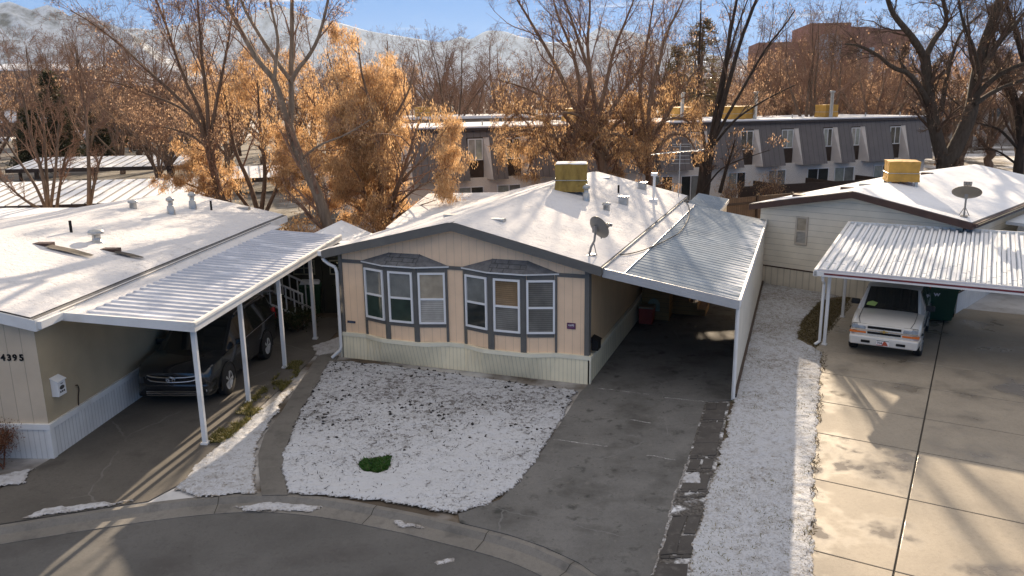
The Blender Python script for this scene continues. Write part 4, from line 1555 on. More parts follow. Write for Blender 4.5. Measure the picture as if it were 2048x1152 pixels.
m = MB()
m.add([(-WR + .3, 0, .70), (0, 0, .70), (0, 0, 2.9), (UCR, 0, 3.55), (-WR + .3, 0, 2.85)], [(0, 1, 2, 3, 4)])
m.quad((0, 0, .7), (0, LR, .7), (0, LR, 2.9), (0, 0, 2.9))
m.quad((-WR + .3, LR, .7), (-WR + .3, 0, .7), (-WR + .3, 0, 2.85), (-WR + .3, LR, 2.85))
m.build('wall', m_lap, rn)
m = MB()
m.quad((-WR + .28, -.02, -.02), (.02, -.02, -.02), (.02, -.02, .68), (-WR + .28, -.02, .68))
m.build('skirting', m_rskirt, rn)
m = MB()
m.quad((.02, -.02, -.02), (.02, LR, -.02), (.02, LR, .68), (.02, -.02, .68))
m.quad((-WR + .28, LR, -.02), (-WR + .28, -.02, -.02), (-WR + .28, -.02, .68), (-WR + .28, LR, .68))
m.build('side_skirting', m_wskirt_s, rn)
m = MB()
m.box(-WR + .27, .035, -.035, -.002, .67, .71)
m.box(.002, .035, -.002, LR, .67, .71)
m.box(-.06, .022, -.03, .0, .71, 2.8)
m.build('trim', m_brown, rn)
m = MB()
m.slab((-WR, -.3, zrr(-WR)), (UCR, -.3, ZRR), (UCR, LR, ZRR), (-WR, LR, zrr(-WR)), .08)
m.slab((UCR, -.3, ZRR), (.25, -.3, ZER), (.25, LR, ZER), (UCR, LR, ZRR), .08)
m.build('roof', m_shingle, rn)
m = MB()
for (ua, ub) in ((-WR, UCR), (UCR, .25)):
    za, zb = zrr(ua), zrr(ub)
    m.hexa([(ua, -.34, za - .22), (ub, -.34, zb - .22), (ub, -.3, zb - .22), (ua, -.3, za - .22), (ua, -.34, za - .01), (ub, -.34, zb - .01), (ub, -.3, zb - .01), (ua, -.3, za - .01)])
m.box(.25, .28, -.34, LR, ZER - .2, ZER - .01)
m.box(.28, .36, -.3, LR, ZER - .12, ZER - .02)
m.build('fascia', m_brown, rn)
m = MB()
m.box(.36, .375, -.1, LR, ZER - .075, ZER - .05)
m.build('gutter_edge', plain('gutter_cream', (.6, .5, .3), .5), rn)
rs = snow_mat('lined_roof_snow', speck=((3., .62, .8, .4),), soil=(.32, .30, .29))
gable_snow(rn, 'roof_snow', -WR + .02, UCR, .22, zrr(-WR), ZRR, ZER, -.28, LR - .02, rs, .03, 21)
window(rn, -5.42, -4.97, 1.62, 2.62, -.004, plain('beige_frame', (.50, .44, .36), .6), p_beige, p_blind, .06, .05, 'h')
window(rn, .55, 1.5, 1.6, 2.5, -.004, m_white, p_dark, p_dark, .06, .05, 'v', Matrix.Rotation(math.pi / 2, 4, 'Z'))
for (u, v, k) in ((-4.6, 2.2, 'brown'), (-3.8, 4.5, 'brown'), (-3.6, 7.6, 'brown'), (-5.8, .9, 'brown'), (-4.4, 3.4, 'flat')):
    roof_vent(rn, (u, v, zrr(u) + .02), k)
p = at(1828, 356, 29.0)
cooler('bright yellow cloth covered roof cooler on the white neighbour roof', (14.25, 29.0, 3.72), RR + .5, 1.05, 1.05, .72, m_orange, False, 'covered roof coolers', 5)
sat_dish('wide tan satellite dish with its bowl tipped skyward on the white neighbour roof', 'satellite dishes', rpt(-.15, .25, zrr(-.15) + .02), math.radians(60), math.radians(58), .42, plain('tan_dish', (.17, .15, .12), .6, .1, 4))
# porch behind on the right
t = thing('porch_roof', 'pale flat porch roof at the right edge beside the white neighbour', 'awning', rpt(.35, 3.2), RR)
m = MB()
m.slab((0, 0, 2.62), (2.6, 0, 2.5), (2.6, 7, 2.5), (0, 7, 2.62), .1)
m.build('roof', m_metal, t)
MB().box(.15, .35, 1.0, 7, 0, 2.4).build('post', m_white, t)
MB().box(.4, 2.4, 1.0, 1.1, .1, 2.4).build('screen', m_dbrown, t)
# right carport
RC = Cd
OC = (8.36, 21.07, 0.0)
rc = thing('carport', 'snow covered ribbed carport with white gutter and maroon edge above the pale car', 'carport', OC, RC)


def cpt(u, v, z=0.0):
    return (OC[0] + u * math.cos(RC) - v * math.sin(RC), OC[1] + u * math.sin(RC) + v * math.cos(RC), z)


z0c, z1c, vb = 2.17, 2.66, 5.55
ribsnow = snow_mat('rib_snow', speck=((3.5, .58, .66, .5),), soil=(.42, .43, .46))
corrugated('roof_panel', rc, m_metal, (.02, -.2), 7.6, vb + .2, z0c - .03, z0c - .03, z1c - .03, z1c - .03, .225, .075, 'v', .52)
# snow lying in the pans and on the ribs, with ragged lower ends
m = MB()
rr = random.Random(9)
n = 34
pw = 7.6 / n
for i in range(n):
    a = .02 + i * pw
    seg = [rr.uniform(-.12, .05), rr.uniform(.35, 1.4), rr.uniform(1.45, 1.6) + .4]
    for (x0, x1, h) in ((a + .012, a + pw * .5, .035), (a + pw * .64, a + pw * .88, .085)):
        ys = sorted({seg[0], seg[1] - .02, seg[1] + .03, 1.9 + rr.uniform(0, .6), 3.6, vb - rr.uniform(.12, .4)})
        last = None
        for y0, y1 in zip(ys[:-1], ys[1:]):
            if y1 - y0 < .08:
                continue
            za, zb = z0c - .03 + (z1c - z0c) * (y0 + .2) / (vb + .2), z0c - .03 + (z1c - z0c) * (y1 + .2) / (vb + .2)
            q = rr.uniform(-.012, .012)
            m.slab((x0 + q, y0, za + h), (x1 + q, y0, za + h), (x1 + q, y1, zb + h), (x0 + q, y1, zb + h), .032 if h < .05 else .012)
m.build('roof_snow', ribsnow, rc, .01)
m = MB()
m.box(-.08, 7.7, -.33, -.2, z0c - .13, z0c - .09)
m.box(-.08, 7.7, -.33, -.30, z0c - .09, z0c + .0)
m.box(-.08, 7.7, -.215, -.2, z0c - .09, z0c + .05)
m.box(-.06, .02, -.2, vb, 0, 0.001)
m.hexa([(-.06, -.33, z0c - .14), (.02, -.33, z0c - .14), (.02, vb, z1c - .10), (-.06, vb, z1c - .10), (-.06, -.33, z0c + .05), (.02, -.33, z0c + .05), (.02, vb, z1c + .06), (-.06, vb, z1c + .06)])
m.box(-.06, 7.7, vb, vb + .06, z1c - .1, z1c + .06)
m.build('gutter', m_white, rc)
m = MB()
m.box(-.02, 7.7, -.3, -.216, z0c - .088, z0c - .045)
m.box(.2, 7.5, -.338, -.331, z0c - .075, z0c - .03)
m.build('maroon_edge', plain('maroon', (.16, .02, .025), .5, .3, 4), rc)
for (u, v) in ((.28, .16), (.28, 3.42), (5.9, .16), (1.9, 5.2)):
    post(rc, u, v, 0, z0c - .12 + (z1c - z0c) * v / vb, .085)
m = MB()
m.tube([(.16, -.25, z0c - .1), (.16, -.2, z0c - .25), (.16, .06, z0c - .4), (.16, .06, .12), (.06, -.06, .05)], .04, 8)
m.build('downspout', m_white, rc)
wheelie_bin('green wheelie bin with a white emblem behind the white suv', cpt(2.85, 4.55), RC + .15)
b_ = [o for o in bpy.data.objects if o.name.startswith('wheelie_bin')]
for o in b_:
    if 'emblem' in o['label']:
        o.scale = (1.35, 1.25, 1.1)
        put_text('emblem', 'W', .11, m_sign_w, o, Matrix.Translation((-.1, -.395, .80)) @ FRONT, .004, .006)
# ------------------------------------------------------------------ cars (front faces -y, wheels on z=0, front bumper at y=0)
m_tyre = plain('tyre_rubber', (.016, .016, .017), .8, .2, 8)
m_rim = plain('alloy_rim', (.62, .62, .62), .3, .08, 4, .35)
m_chrome = plain('chrome', (.62, .62, .63), .12, .03, 3, 1.)
m_carglass = pane_mat('car_glass', (.018, .019, .017))
m_lamp = plain('headlamp_glass', (.34, .35, .36), .12, .3, 12, .5)
m_amber = plain('amber_lamp', (.62, .15, .02), .25, .15, 6)
m_tail = plain('tail_lamp', (.45, .015, .015), .2, .1, 6)
m_plastic = plain('dark_trim', (.02, .02, .021), .6, .15, 5)
m_gold = plain('gold_emblem', (.50, .36, .12), .3, .05, 5, .7)


def paint(name, col, flake=0.):
    return plain(name, col, .25, .04, 2, flake, .0, .5, .8)


def car(name, label, cat, loc, rz, P, paint_m, group=None, scale=1.0, detail=True):
    """P: dict of proportions; the body is lofted from cross sections along its length"""
    t = thing(name, label, cat, loc, rz, group)
    t.scale = (scale,) * 3
    wd, ln = P['w'] / 2, P['l']
    zs, zb, zh, zr = P['sill'], P['belt'], P['hood'], P['roof']
    y1, y2, y3, y4 = P['ws0'], P['ws1'], P['rg0'], P['rg1']      # windscreen foot / head, rear glass head / foot
    tp = P.get('taper', .80)
    nz = P.get('nose', .80)
    # y, half width, z bottom, z belt, half width top, z top edge, z top centre
    S = [(.00, wd * .80, zs + .10, nz * .80, wd * .74, nz * .92, nz * .96),
         (.07, wd * .92, zs + .02, nz * .86, wd * .84, nz, nz * 1.03),
         (.30, wd * .98, zs, zb * .93, wd * .88, zh * .955, zh * .985),
         (y1 * .6, wd, zs, zb * .97, wd * .89, zh * .985, zh * 1.02),
         (y1, wd, zs, zb, wd * .88, zh, zh * 1.03),
         (y2, wd, zs, zb * 1.01, wd * tp * .97, zr * .965, zr * .99),
         (y2 + .10, wd, zs, zb * 1.01, wd * tp, zr * .975, zr)]
    pil = P['pillars']
    for (a, b) in pil:
        S += [(a, wd, zs, zb * 1.02, wd * tp * 1.01, zr * .98, zr * 1.005), (b, wd, zs, zb * 1.02, wd * tp * 1.01, zr * .98, zr * 1.005)]
    S += [(y3, wd * .99, zs, zb * 1.03, wd * tp * .99, zr * .965, zr * .99),
          (y4, wd * .97, zs, zb * 1.05, wd * .86 if P.get('boot') else wd * .87, zb * 1.10, zb * 1.13)]
    if P.get('boot'):
        S += [(ln - .08, wd * .95, zs + .02, zb * .98, wd * .84, zb * 1.05, zb * 1.06)]
    S += [(ln, wd * .88, zs + .12, zb * .85, wd * .80, zb * .92, zb * .94)]
    rings = []
    for (y, w_, z0, zbelt, wt, zt, zc) in S:
        zm = z0 + (zbelt - z0) * .55
        h = [(w_ * .72, z0 - .02), (w_ * .97, z0), (w_ * 1.0, zm), (w_ * .975, zbelt), (wt, zt), (wt * .90, zt + (zc - zt) * .55), (wt * .45, zc)]
        rings.append([(-x, y, z) for x, z in h] + [(x, y, z) for x, z in h[::-1]])
    N = len(rings[0])
    vs = [p for r in rings for p in r]
    body, screen, rear, sideL, sideR = [], [], [], [], []
    ys = [s[0] for s in S]
    for i in range(len(rings) - 1):
        ya, yb = ys[i], ys[i + 1]
        for k in range(N):
            f = (i * N + k, i * N + (k + 1) % N, (i + 1) * N + (k + 1) % N, (i + 1) * N + k)
            dst = body
            top = k in (5, 6, 7)
            if top and abs(ya - y1) < 1e-6:
                dst = screen
            elif top and abs(ya - y3) < 1e-6:
                dst = rear
            elif k in (3, 9) and y2 - 1e-6 <= ya and yb <= y3 + 1e-6 and not any(abs(ya - a) < 1e-6 for a, b in pil):
                dst = sideL if k == 3 else sideR
            dst.append(f)
    body += [tuple(range(N))[::-1], tuple((len(rings) - 1) * N + i for i in range(N))]

    def sub(name_, fs, mat, push=0.):
        used = sorted({i for f in fs for i in f})
        mp_ = {u: j for j, u in enumerate(used)}
        m_ = MB()
        m_.add([vs[u] for u in used], [tuple(mp_[i] for i in f) for f in fs], 0, True)
        o_ = m_.build(name_, mat, t)
        return o_
    bo = sub('body', body, paint_m)
    es = bo.modifiers.new('edge', 'EDGE_SPLIT')
    es.split_angle = math.radians(38)
    sub('windscreen', screen, m_carglass)
    sub('rear_window', rear, m_carglass)
    sub('side_window', sideL, m_carglass)
    sub('side_window', sideR, m_carglass)
    R = P['wheel']
    for y in (P['fa'], P['ra']):
        for s_ in (-1, 1):
            x = (wd - .072) * s_
            wl = MB().lathe([(R * .62, -.10), (R * .95, -.105), (R, -.07), (R, .07), (R * .95, .105), (R * .62, .10)], (x, y, R), 24, 0, (1, 0, 0)).build('wheel', m_tyre, t)
            m_ = MB()
            m_.lathe([(R * .64, .085), (R * .60, .092), (R * .56, .06), (0, .05)], (x, y, R), 20, 0, (s_, 0, 0))
            for q in range(5):
                a = q * 2 * math.pi / 5
                m_.hexa([(x + s_ * .055, y + math.cos(a + .25) * R * .1, R + math.sin(a + .25) * R * .1), (x + s_ * .055, y + math.cos(a - .25) * R * .1, R + math.sin(a - .25) * R * .1),
                         (x + s_ * .07, y + math.cos(a - .14) * R * .6, R + math.sin(a - .14) * R * .6), (x + s_ * .07, y + math.cos(a + .14) * R * .6, R + math.sin(a + .14) * R * .6),
                         (x + s_ * .095, y + math.cos(a + .25) * R * .1, R + math.sin(a + .25) * R * .1), (x + s_ * .095, y + math.cos(a - .25) * R * .1, R + math.sin(a - .25) * R * .1),
                         (x + s_ * .10, y + math.cos(a - .14) * R * .6, R + math.sin(a - .14) * R * .6), (x + s_ * .10, y + math.cos(a + .14) * R * .6, R + math.sin(a + .14) * R * .6)])
            m_.build('rim', m_rim, wl)
            # dark wheel arch with a body coloured lip
            m_ = MB()
            xo = wd * 1.004 * s_
            arc = [(math.cos(a), math.sin(a)) for a in np.linspace(-.25, math.pi + .25, 15)]
            for (c0, s0), (c1, s1) in zip(arc[:-1], arc[1:]):
                m_.quad((xo, y, R), (xo, y + c0 * R * 1.16, R + s0 * R * 1.16), (xo, y + c1 * R * 1.16, R + s1 * R * 1.16), (xo, y, R))
                m_.add([(xo - .02 * s_, y + c0 * R * 1.15, R + s0 * R * 1.15), (xo + .022 * s_, y + c0 * R * 1.17, R + s0 * R * 1.17), (xo + .022 * s_, y + c1 * R * 1.17, R + s1 * R * 1.17), (xo - .02 * s_, y + c1 * R * 1.15, R + s1 * R * 1.15),
                        (xo + .01 * s_, y + c0 * R * 1.27, R + s0 * R * 1.27), (xo + .01 * s_, y + c1 * R * 1.27, R + s1 * R * 1.27)], [(0, 1, 2, 3), (1, 4, 5, 2)], 1, True)
            m_.build('wheel_arch', [m_plastic, paint_m], t)
    for s_ in (-1, 1):
        m_ = MB()
        x0, x1 = sorted((wd * .97 * s_, (wd + .20) * s_))
        m_.box(x0, x1, y1 + .42, y1 + .52, zb + .02, zb + .17)
        m_.build('mirror', P.get('mirror', paint_m), t, .03)
        m_ = MB()
        x0, x1 = sorted((wd * .62 * s_, wd * .93 * s_))
        m_.box(x0, x1, ln - .10, ln + .005, zb * .80, zb * 1.0)
        if not P.get('boot'):
            x0, x1 = sorted((wd * .80 * s_, wd * .945 * s_))
            m_.box(x0, x1, y4 - .10, y4 + .05, zb * .98, zb * 1.18)
        m_.build('tail_lamp', m_tail, t, .02)
    return t


# pale compact suv under the right carport
PB = dict(w=1.72, l=4.5, sill=.34, belt=.98, hood=1.0, roof=1.56, ws0=1.30, ws1=1.84, rg0=4.28, rg1=4.42, pillars=((2.72, 2.82), (3.55, 3.66)), wheel=.35, fa=.80, ra=3.45, nose=.86, mirror=m_plastic)
pwh = paint('white_car_paint', (.66, .64, .60))
t = car('parked_car', 'white boxy older suv with amber lamps parked nose out under the ribbed carport', 'car', cpt(1.80, -.42), RC, PB, pwh, scale=1.0)
m = MB()
m.hexa([(-.80, -.10, .36), (.80, -.10, .36), (.84, .30, .36), (-.84, .30, .36), (-.82, -.12, .60), (.82, -.12, .60), (.87, .30, .62), (-.87, .30, .62)])
m.build('bumper', pwh, t, .035)
m = MB()
for s_ in (-1, 1):
    m.box(.42 * s_ - .11, .42 * s_ + .11, -.125, -.10, .43, .50)
m.build('bumper_opening', m_black, t, .02)
m = MB()
m.box(-.66, .66, -.02, .06, .62, .90)
m.build('grille_panel', pwh, t, .02)
m = MB()
m.box(-.40, .40, -.032, -.015, .80, .865)
m.box(-.40, .40, -.032, -.015, .66, .715)
m.build('grille', m_black, t)
m = MB()
m.box(-.80, .80, -.038, -.01, .735, .765)
m.build('chrome_strip', m_chrome, t)
for s_ in (-1, 1):
    x0, x1 = sorted((.44 * s_, .79 * s_))
    MB().hexa([(x0, -.03, .765), (x1, -.03, .765), (x1, .1, .765), (x0, .1, .765), (x0, -.015, .895), (x1, -.015, .895), (x1, .1, .895), (x0, .1, .895)]).build('headlight', m_lamp, t, .015)
    x0, x1 = sorted((.43 * s_, .83 * s_))
    MB().box(x0, x1, -.035, .10, .655, .71).build('turn_signal', m_amber, t, .01)
MB().add([(-.10, -.045, .735), (-.035, -.045, .735), (-.02, -.045, .715), (.02, -.045, .715), (.035, -.045, .735), (.10, -.045, .735), (.085, -.045, .765), (.035, -.045, .765), (.02, -.045, .785), (-.02, -.045, .785), (-.035, -.045, .765), (-.085, -.045, .765)],
         [tuple(range(12))]).build('emblem', m_gold, t)
lp = MB().box(-.155, .155, -.135, -.118, .40, .545).build('license_plate', m_sign_w, t)
m = MB()
m.add([(-.02, -.1365, .41), (.13, -.1365, .41), (.085, -.1365, .50), (.045, -.1365, .525), (.01, -.1365, .50)], [(0, 1, 2, 3, 4)])
m.box(-.15, .02, -.1365, -.135, .402, .42)
m.build('plate_arch', plain('plate_red', (.42, .08, .04), .5), lp)
m = MB().box(-.15, .15, -.1362, -.135, .522, .54).build('plate_band', plain('plate_green', (.03, .09, .07), .5), lp)
put_text('plate_number', '704', .085, m_black, lp, Matrix.Translation((-.075, -.137, .466)) @ FRONT, .001, .001)
m = MB()
for x in (-.52, .52):
    m.tube([(x, 2.35, 1.64), (x, 2.4, 1.72), (x, 4.0, 1.73), (x, 4.05, 1.64)], .022, 6)
for y in (2.42, 2.8, 3.2, 3.6, 4.0):
    m.cyl((-.52, y, 1.73), (.52, y, 1.73), .016, n=6)
for x in (-.3, -.1, .1, .3):
    m.cyl((x, 2.42, 1.735), (x, 4.0, 1.735), .008, n=5)
m.build('roof_rack', m_plastic, t)
m = MB()
m.add([(-.62, 1.36, 1.10), (-.40, 1.32, 1.09), (-.34, 1.42, 1.17), (-.48, 1.48, 1.20), (-.60, 1.44, 1.16)], [(0, 1, 2, 3, 4)])
m.build('sun_shade', plain('lime_paper', (.42, .55, .16), .6), t)
m = MB()
for s_ in (-1, 1):
    m.tube([(.60 * s_, .09, .890), (.665 * s_, .31, .984), (.675 * s_, .8, 1.004), (.68 * s_, 1.29, 1.026)], .007, 5)
m.tube([(-.68, 1.295, 1.03), (-.34, 1.285, 1.042), (.34, 1.285, 1.042), (.68, 1.295, 1.03)], .008, 5)
m.build('hood_seam', m_plastic, t)
for s_ in (-1, 1):
    MB().tube([(.52 * s_ - .1, 1.34, 1.075), (.52 * s_ - .58 * (s_ > 0) + .1, 1.40, 1.115)], .012, 5).build('wiper', m_black, t)
    MB().tube([(.868 * s_, .42, .66), (.872 * s_, 2.0, .66), (.868 * s_, 4.2, .66)], .022, 6).build('side_moulding', m_plastic, t)

# dark suv under the left carport
PH = dict(w=1.90, l=4.85, sill=.36, belt=1.06, hood=1.05, roof=1.70, ws0=1.20, ws1=2.02, rg0=4.50, rg1=4.74, pillars=((2.80, 2.90), (3.72, 3.86)), wheel=.375, fa=.95, ra=3.74, nose=.92, taper=.78)
pdk = paint('dark_grey_car_paint', (.012, .0145, .018), .15)
t = car('parked_car', 'dark grey suv with chrome grille bars parked under the white carport', 'car', lpt(1.18, 2.62), RL + math.radians(1.5), PH, pdk, scale=.955)
m = MB()
m.hexa([(-.86, -.03, .30), (.86, -.03, .30), (.93, .35, .30), (-.93, .35, .30), (-.82, -.05, .62), (.82, -.05, .62), (.94, .35, .66), (-.94, .35, .66)])
m.build('bumper', pdk, t, .05)
m = MB()
m.box(-.62, .62, -.065, -.04, .34, .47)
m.build('lower_grille', m_black, t)
m = MB()
for k in range(3):
    m.box(-.62, .62, -.085, -.06, .345 + k * .045, .37 + k * .045)
m.build('chrome_bars', m_chrome, t)
m = MB()
m.add([(-.66, -.05, .62), (.66, -.05, .62), (.72, .02, .86), (-.72, .02, .86)], [(0, 1, 2, 3)])
m.build('grille', m_black, t)
m = MB()
for z, w_, y in ((.80, .70, -.02), (.70, .66, -.05)):
    pts_ = [(-w_, y + .10, z + .06), (-w_ * .7, y, z), (0, y - .035, z - .02), (w_ * .7, y, z), (w_, y + .10, z + .06)]
    m.tube(spline(pts_, 4), .024, 6)
m.build('chrome_grille_bar', m_chrome, t)
m = MB()
for (rx, rz_) in ((.105, .07), (.05, .066), (.085, .03)):
    c = .75 + (.02 if rx == .085 else 0)
    pts_ = [(rx * math.cos(a), -.095, c + rz_ * math.sin(a)) for a in np.linspace(0, 2 * math.pi, 17)]
    m.tube(pts_, .009, 5)
m.build('emblem', m_chrome, t)
for s_ in (-1, 1):
    m = MB()
    q = [(.64 * s_, -.02, .76), (.90 * s_, .30, .86), (.91 * s_, .46, .93), (.84 * s_, .34, .965), (.62 * s_, .03, .87)]
    q2 = [(x * .9, y + .10, z) for x, y, z in q]
    m.add(q + q2, [(0, 1, 2, 3, 4), (9, 8, 7, 6, 5)] + [(i, (i + 1) % 5, 5 + (i + 1) % 5, 5 + i) for i in range(5)])
    m.build('headlight', m_lamp, t)
    m = MB()
    m.lathe([(.0, .0), (.06, .0), (.075, -.02)], (.76 * s_, -.035, .46), 14, 0, (0, -1, 0))
    m.build('fog_light', m_lamp, t)
    m = MB()
    m.tube([(.70 * s_, 2.2, 1.70), (.70 * s_, 2.3, 1.745), (.70 * s_, 4.2, 1.74), (.70 * s_, 4.3, 1.69)], .024, 6)
    m.build('roof_rail', m_chrome, t)
    m = MB()
    m.tube([(.945 * s_, 1.75, 1.06), (.945 * s_, 3.0, 1.085), (.94 * s_, 4.4, 1.11)], .014, 5)
    m.build('window_chrome', m_chrome, t)

# more parked cars far left, in the parking lot behind
PS = dict(w=1.78, l=4.5, sill=.28, belt=.92, hood=.92, roof=1.42, ws0=1.15, ws1=1.95, rg0=3.2, rg1=3.85, pillars=((2.5, 2.6),), wheel=.32, fa=.85, ra=3.55, nose=.74, boot=True)
lot = 'cars in the parking lot behind'
for (x, y, Y, dr, P_, pc, lab) in ((253, 362, 54, 178, PB, (.42, .50, .58), 'pale blue suv seen from behind between the two snowy parking roofs'),
                                   (60, 360, 50, 100, PS, (.62, .62, .63), 'snowy white sedan left of the thin trees behind the tan home'),
                                   (158, 350, 57, 120, PB, (.36, .36, .38), 'silver suv under the far parking roof, left one of a pair'),
                                   (192, 343, 60, 118, PS, (.45, .44, .42), 'silver sedan right beside the silver suv under the parking roof'),
                                   (10, 352, 58, 100, PB, (.02, .035, .07), 'navy suv at the left edge of the picture under the parking roof'),
                                   (315, 310, 128, 82, PS, (.20, .26, .25), 'grey green sedan beside the green hedge in the far lot'),
                                   (395, 318, 122, 82, PS, (.03, .03, .035), 'black sedan far back right of the grey green one')):
    p = at(x, y, Y)
    car('parked_car', lab, 'car', (p[0], Y, 0), math.radians(dr), P_, paint('lot_paint', pc), lot)
# ------------------------------------------------------------------ apartment block
RA = math.radians(20.5)
OA = (-3.7, 47.0, 0.0)
ap = thing('apartment_building', 'long two storey apartment block with dark grey mansard roof and pale brick ground floor', 'apartment building', OA, RA)
UA0, UA1, ZB, ZT = -6.0, 37.2, 2.15, 5.28
YB, YT = -.55, .30


def ymans(z):
    return YB + (YT - YB) * (z - ZB) / (ZT - .25 - ZB)


m = MB()
m.box(UA0, UA1, 0, 9, -.5, ZB + .1)
m.build('ground_floor_wall', m_brick, ap)
wins = [(-3.6, -2.6), (1.25, 2.3), (3.65, 4.7), (14.2, 9.3), (11.3, 12.3), (16.6, 17.6), (20.6, 21.75), (24.0, 25.1), (27.6, 28.5), (30.1, 31.0), (33.7, 34.8)]
zs0, zs1 = ZB, 4.62
m = MB()
ends = [UA0] + [q for w_ in wins for q in (w_[0] - .02, w_[1] + .37)] + [UA1 + .2]
for a, b in zip(ends[0::2], ends[1::2]):
    m.add([(a, YB, ZB), (b, YB, ZB), (b, ymans(zs1), zs1), (a, ymans(zs1), zs1), (a, .6, ZB), (b, .6, ZB), (a, .6, zs1), (b, .6, zs1)], [(0, 1, 2, 3), (1, 5, 7, 2), (4, 0, 3, 6), (0, 4, 5, 1)])
m.add([(UA0, ymans(zs1), zs1), (UA1 + .2, ymans(zs1), zs1), (UA1 + .0, YT, ZT - .25), (UA0, YT, ZT - .25)], [(0, 1, 2, 3)])
m.add([(UA1 + .2, YB, ZB), (UA1 + .2, 9, ZB), (UA1, 9, ZT - .2), (UA1, YT, ZT - .2)], [(0, 1, 2, 3)])
m.build('mansard_roof', m_mansard, ap)
m_cheek = plain('cheek_white', (.62, .57, .52), .8, .08, 2)
for (a, b) in wins:
    m = MB()
    m.add([(b + .36, YB + .02, ZB), (b, .25, ZB), (b, .25, zs1), (b + .36, ymans(zs1) + .01, zs1)], [(0, 1, 2, 3)])
    m.quad((a - .02, .25, zs1 - .002), (b + .38, .25, zs1 - .002), (b + .38, ymans(zs1), zs1 - .002), (a - .02, ymans(zs1), zs1 - .002))
    m.build('window_cheek', m_cheek, ap)
for (a, b) in wins:
    MB().box(a - .02, b, .24, .3, 3.25, zs1).build('upper_wall', m_dbrown, ap)
    MB().box(a - .02, b, .20, .3, ZB, 3.25).build('spandrel_panel', m_dbrown, ap)
pm = [p_curtain, p_grey, p_dark, p_blind]
for i, (a, b) in enumerate(wins):
    window(ap, a + .08, b - .03, 3.28, 4.55, .235, m_white, pm[(i * 7) % 4], p_curtain if i % 2 else p_dark, .06, .05, 'v')
for i, (a, b, z0, z1) in enumerate(((-4.2, -2.6, .7, 1.75), (.6, 2.2, .7, 1.75), (3.05, 4.6, .7, 1.78), (7.5, 9.3, .05, 1.8), (10.6, 12.2, .7, 1.75), (13.65, 15.35, .05, 1.8), (15.95, 17.5, .05, 1.76), (19.65, 21.1, .65, 1.82), (22.95, 24.45, .68, 1.85), (26.3, 28.2, .0, 1.82), (28.7, 30.5, .0, 1.82), (32.3, 34.0, .68, 1.83))):
    window(ap, a, b, z0, z1, -.002, m_white, p_curtain if i % 3 else p_dark, p_dark if i % 2 else p_grey, .06, .06, 'v')
m = MB()
m.box(UA0 - .3, UA1 + .1, YT - .18, 9.3, ZT - .26, ZT - .10)
m.build('fascia', plain('dark_fascia', (.055, .045, .045), .6, .1, 3), ap)
m = MB()
m.box(UA0 - .32, UA1 + .12, YT - .20, 9.3, ZT - .10, ZT)
m.build('roof', m_snow, ap, .02)
for u in np.arange(-4, 37, 3.3):
    MB().cyl((u, 1.2, ZT - .02), (u, 1.2, ZT + .28), .05, n=6).build('vent_pipe', m_galv, ap)
for (u, v, h) in ((22.9, 1.7, 1.75), (29.1, 1.2, 1.75), (16.9, 1.6, 1.75)):
    MB().lathe([(.13, 0), (.12, h), (.19, h + .02), (.19, h + .12), (0, h + .14)], (u, v, ZT - .02), 12).build('flue', m_galv, ap)


def apt(u, v, z=0.0):
    return (OA[0] + u * math.cos(RA) - v * math.sin(RA), OA[1] + u * math.sin(RA) + v * math.cos(RA), z)


for i, (u, v, lab) in enumerate(((9.5, 1.6, 'tan roof cooler on the apartment roof above the pink home cooler'), (10.6, 5.5, 'tan roof cooler half hidden behind another among the middle trees'), (17.3, 2.2, 'tan roof cooler beside the thin flue behind the dark vase shaped tree'),
                                 (21.3, 2.0, 'left of two tan roof coolers standing together on the apartment roof'), (22.6, 2.4, 'right of two tan roof coolers standing together on the apartment roof'), (29.4, 2.0, 'tan roof cooler with a grey flue in front, nearest the right end of the apartments'))):
    cooler(lab, apt(u, v, ZT + .02), RA, 1.15, 1.1, .85, m_orange, False, 'tan roof coolers on the apartments', 10 + i)
ap2 = thing('apartment_building', 'second apartment block whose snowy flat roof just shows behind the first one', 'apartment building', apt(2, 24), RA)
MB().box(-3, 22, 0, 9, 0, 5.2).build('wall', m_bigwall, ap2)
MB().box(-3.3, 22.3, -.3, 9.3, 5.2, 5.42).build('roof', m_snow, ap2)
for u, lab in ((-1.5, 'small tan roof cooler on the second apartment roof, left one'), (3.0, 'small tan roof cooler on the second apartment roof, right one')):
    p = apt(2, 24)
    cooler(lab, (p[0] + u * math.cos(RA) - 1 * math.sin(RA), p[1] + u * math.sin(RA) + 1, 5.45), RA, 1.2, 1.1, .8, m_orange, False, 'tan roof coolers on the second block', 30)

# board fences
fn = 0
FP = [(-17, 27.2), (-9.5, 27.8), (-2.2, 29.6), (3.2, 33.6), (10.1, 38.3), (21.6, 44.2), (36, 50.5)]
FL = ['dark board fence behind the tan mobile home', 'dark board fence behind the olive garden shed', 'board fence hidden behind the middle of the pink home', 'board fence behind the long carport roof of the pink home', 'brown board fence behind the white neighbour home below the pale brick wall', 'brown board fence running off behind the big forked tree']
for (a, b, lab) in zip(FP[:-1], FP[1:], FL):
    a, b = np.array(a), np.array(b)
    ln = float(np.linalg.norm(b - a))
    t = thing('board_fence', lab, 'fence', (a[0], a[1], 0), math.atan2(b[1] - a[1], b[0] - a[0]), 'board fences along the back')
    MB().box(0, ln, 0, .03, .02, 1.95).build('boards', m_fence, t)
    MB().box(0, ln, -.05, .0, 1.6, 1.7).build('rail', m_dbrown, t)
    for k in range(int(ln / 2.4) + 1):
        MB().box(k * 2.4, k * 2.4 + .09, -.09, -.0, 0, 2.0).build('post', m_dbrown, t)
